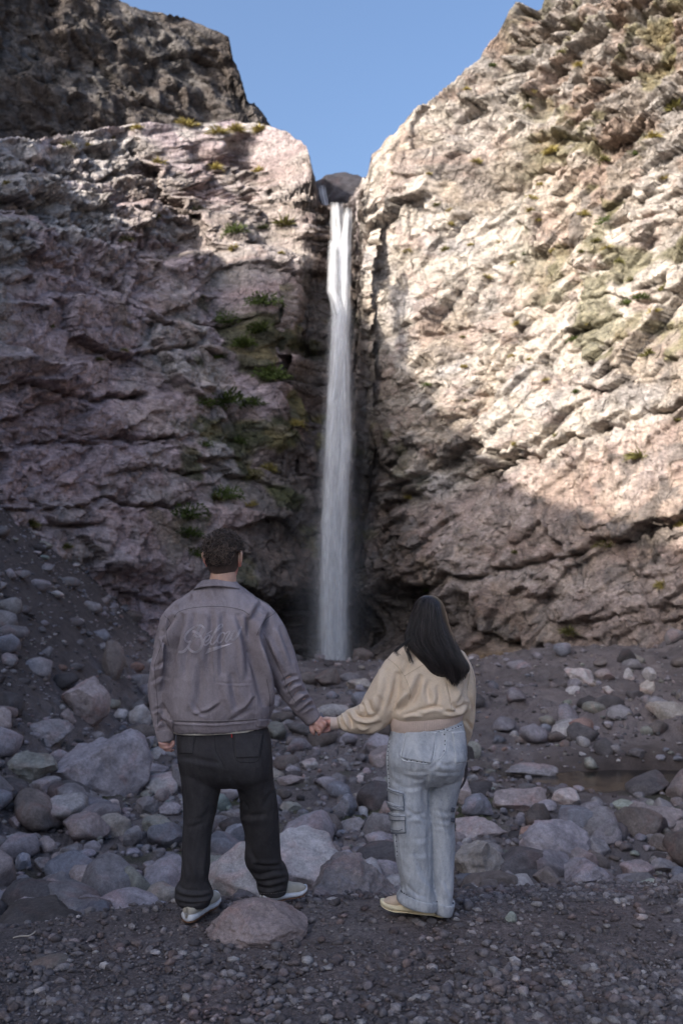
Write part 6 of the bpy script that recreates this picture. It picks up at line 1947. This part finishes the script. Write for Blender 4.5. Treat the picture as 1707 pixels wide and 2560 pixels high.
wf = [(z4([(700, 590), (745, 560), (800, 490), (850, 420)]), 4, .004), (z4([(715, 610), (680, 760), (668, 900), (690, 1050)]), 4, -.010), (z4([(710, 1050), (716, 1300), (722, 1500), (718, 1700)]), 4, -.010), (z4([(716, 600), (850, 618), (1040, 612)]), 4, .004),
      (z4([(440, 590), (540, 612), (640, 610), (700, 600)]), 4, .003), (z4([(520, 680), (600, 690), (680, 660)]), 4, .005), (z4([(400, 760), (520, 775), (640, 760)]), 5, .005), (z4([(470, 980), (560, 1040), (660, 1020)]), 5, .008),
      (z4([(470, 1080), (580, 1060), (670, 1100)]), 5, .008), (z4([(500, 1280), (620, 1290), (710, 1250)]), 6, .003), (z4([(480, 1420), (600, 1440), (700, 1420)]), 6, .003), (z4([(740, 990), (840, 1020), (930, 1010)]), 5, .006),
      (z4([(760, 1090), (860, 1110), (930, 1080)]), 5, .004), (z4([(740, 1180), (820, 1160), (900, 1200)]), 5, .005), (z4([(600, 1500), (640, 1640), (720, 1760), (775, 1850)]), 7, .008), (z4([(860, 1700), (890, 1800), (915, 1870)]), 5, .008),
      (z4([(430, 1660), (470, 1760), (560, 1840), (680, 1880)]), 5, .007), (z4([(420, 1720), (440, 1780), (480, 1830)]), 4, .009), (z4([(780, 500), (860, 540), (940, 530)]), 5, .005), (z4([(300, 650), (360, 720), (420, 740)]), 5, .004)]
wjeans, bvW = garment('cargo_jeans', wj, .0048, wf, M_BLUEJEAN, None, 4, (.0042, 1), 31, fs=.8)
part(wjeans, woman)
sub(patch('back_pocket', bvW, z4([(478, 165), (775, 215), (715, 520), (415, 465)]), M_BLUEJEAN, None, .0045), wjeans)
sub(patch('back_pocket', bvW, z4([(935, 210), (1062, 205), (1072, 505), (965, 520)]), M_BLUEJEAN, None, .0045), wjeans)
edge = [z4([(478, 160), (600, 182), (778, 212)]), z4([(476, 195), (600, 215), (770, 240)]), z4([(470, 170), (440, 330), (410, 435)]), z4([(410, 435), (440, 490), (560, 510), (690, 528)]), z4([(690, 528), (735, 480), (755, 350), (775, 220)]),
        z4([(930, 208), (1000, 202), (1060, 196)]), z4([(935, 240), (1000, 236), (1062, 228)]), z4([(930, 210), (965, 290), (978, 400), (958, 480)]), z4([(958, 480), (975, 528), (1060, 505)]), z4([(850, 110), (862, 200), (866, 320), (850, 410), (800, 480)]),
        z4([(560, 118), (660, 150), (760, 185), (840, 205)]), z4([(580, 100), (700, 120), (820, 165)]), z4([(870, 200), (960, 170), (1035, 140)]), z4([(870, 160), (950, 140), (1020, 115)]),
        z4([(300, 290), (275, 450), (285, 640), (290, 780)]), z4([(350, 1240), (360, 1340), (372, 1470)])]
sub(seams('seam', bvW, edge, .0024, M_SEAM_BL, None), wjeans)
dk = [z4([(486, 178), (600, 198), (772, 228)]), z4([(484, 200), (452, 330), (428, 440)]), z4([(430, 455), (470, 485), (600, 505), (690, 515)]), z4([(720, 480), (740, 370), (760, 240)]), z4([(942, 224), (1000, 219), (1060, 212)]), z4([(950, 250), (980, 330), (990, 420), (972, 480)]),
      z4([(975, 515), (1060, 492)]), z4([(842, 120), (852, 220), (858, 330), (842, 420)]), z4([(570, 125), (680, 160), (800, 198)]), z4([(880, 188), (960, 158), (1030, 130)]), z4([(295, 320), (280, 450), (288, 600), (300, 760)]), z4([(362, 1240), (370, 1340), (380, 1460)])]
sub(seams('contrast_stitching', bvW, dk, .0028, M_SEAM_BD, None, dash=(.005, .014)), wjeans)
# cargo pockets on the outer thigh, each with its flap
for nm, poly, off in (('cargo_pocket', [(292, 790), (440, 820), (448, 1000), (300, 985)], .007), ('pocket_flap', [(286, 768), (440, 815), (440, 850), (292, 800)], .011), ('cargo_pocket', [(318, 1020), (462, 1045), (468, 1215), (326, 1222)], .007),
                      ('pocket_flap', [(290, 905), (444, 962), (446, 1000), (296, 960)], .013), ('pocket_flap', [(296, 1010), (464, 1045), (464, 1090), (302, 1085)], .012)):
    sub(patch(nm, bvW, z4(poly), M_BLUEJEAN, None, off, 2.2), wjeans)
sub(seams('pocket_piping', bvW, [z4([(286, 766), (350, 795), (440, 822)]), z4([(292, 935), (350, 950), (444, 955)]), z4([(292, 905), (340, 945), (440, 990)]), z4([(296, 1012), (360, 1050), (464, 1048)]), z4([(298, 1088), (380, 1092), (464, 1090)]),
                                 z4([(440, 820), (446, 900), (450, 1000)]), z4([(464, 1045), (460, 1130), (466, 1218)]), z4([(326, 1222), (400, 1224), (466, 1218)]), z4([(330, 1185), (400, 1195), (440, 1180)])], .0016, M_SEAM_BM, None, off=.0125), wjeans)
sub(patch('side_tab', bvW, z4([(925, 965), (948, 970), (938, 1015), (918, 1010)]), M_BLUEJEAN_D, None, .008, 2), wjeans)
sub(patch('side_tab', bvW, z4([(922, 1068), (950, 1072), (945, 1120), (914, 1112)]), M_BLUEJEAN_D, None, .008, 2), wjeans)
# turned-up cuffs
def jean_cuff(rows, Y, lineoff):
    V, F = loft_lr(rows, Y, 60, 2.2, 4)
    return add('turn_up', make_mesh('turn_up', V, F, (M_BLUEJEAN,)))
cu1 = jean_cuff([(1001, 2220, 1094, 2248, .118, -.015), (997, 2228, 1095, 2256, .120, -.015), (991, 2238, 1094, 2264, .120, -.015), (991, 2246, 1093, 2270, .116, -.015)], YW, 0)
sub(cu1, wjeans)
cu2 = jean_cuff([(1074, 2238, 1136, 2254, .108, .02), (1074, 2250, 1134, 2266, .108, .02), (1076, 2268, 1130, 2280, .105, .02)], YW, 0)
sub(cu2, wjeans)
for c_, ln, ln2 in ((cu1, [(1003, 2222), (1020, 2234), (1050, 2245), (1094, 2250)], [(1003, 2227), (1020, 2240), (1050, 2251), (1094, 2255)]), (cu2, [(1093, 2244), (1112, 2250), (1134, 2254)], [(1094, 2249), (1112, 2255), (1133, 2259)])):
    me = c_.data
    co = np.empty(len(me.vertices) * 3); me.vertices.foreach_get('co', co)
    bvc = BVHTree.FromPolygons(co.reshape(-1, 3).tolist(), [tuple(p.vertices) for p in me.polygons])
    sub(seams('cuff_edge', bvc, [ln], .0045, M_SEAM_BL, None), wjeans)
    sub(seams('cuff_stitching', bvc, [ln2], .0052, M_SEAM_BD, None, dash=(.009, .006), off=.0), wjeans)
# braided strap hanging at her side
P = [W(x, y, YW - .02) for x, y in z4([(1072, 510), (1078, 560), (1070, 640), (1052, 710), (1020, 765), (988, 790)])]
C_ = catmull(P, 60); B = []; FF = []; n = 0
for ph in (0, 2.1, 4.2):
    q = C_ + .0035 * np.stack([np.cos(np.arange(60) * .8 + ph), np.sin(np.arange(60) * .8 + ph), 0 * np.arange(60)], 1)
    v, f = tube(q, .0028, 6); B.append(v); FF += [[a + n for a in g] for g in f]; n += len(v)
part(add('braided_strap', make_mesh('braided_strap', np.concatenate(B), FF, (M_SEAM_D,))), woman)
shoe(woman, (W(1086, 2282, 4.76)[0], 4.76, W(1086, 2286, 4.76)[2]), math.radians(-72), .265, (M_SHOE_ROSE, M_SOLE_CREAM, M_SOLE_CREAM, M_SHOE_ROSE), pitch=.0, kind='woman')
shoe(woman, (W(1108, 2290, 4.78)[0] + .01, 4.78, W(1108, 2293, 4.78)[2]), math.radians(-50), .255, (M_SHOE_ROSE, M_SOLE_CREAM, M_SOLE_CREAM, M_SOLE_CREAM), kind='woman')
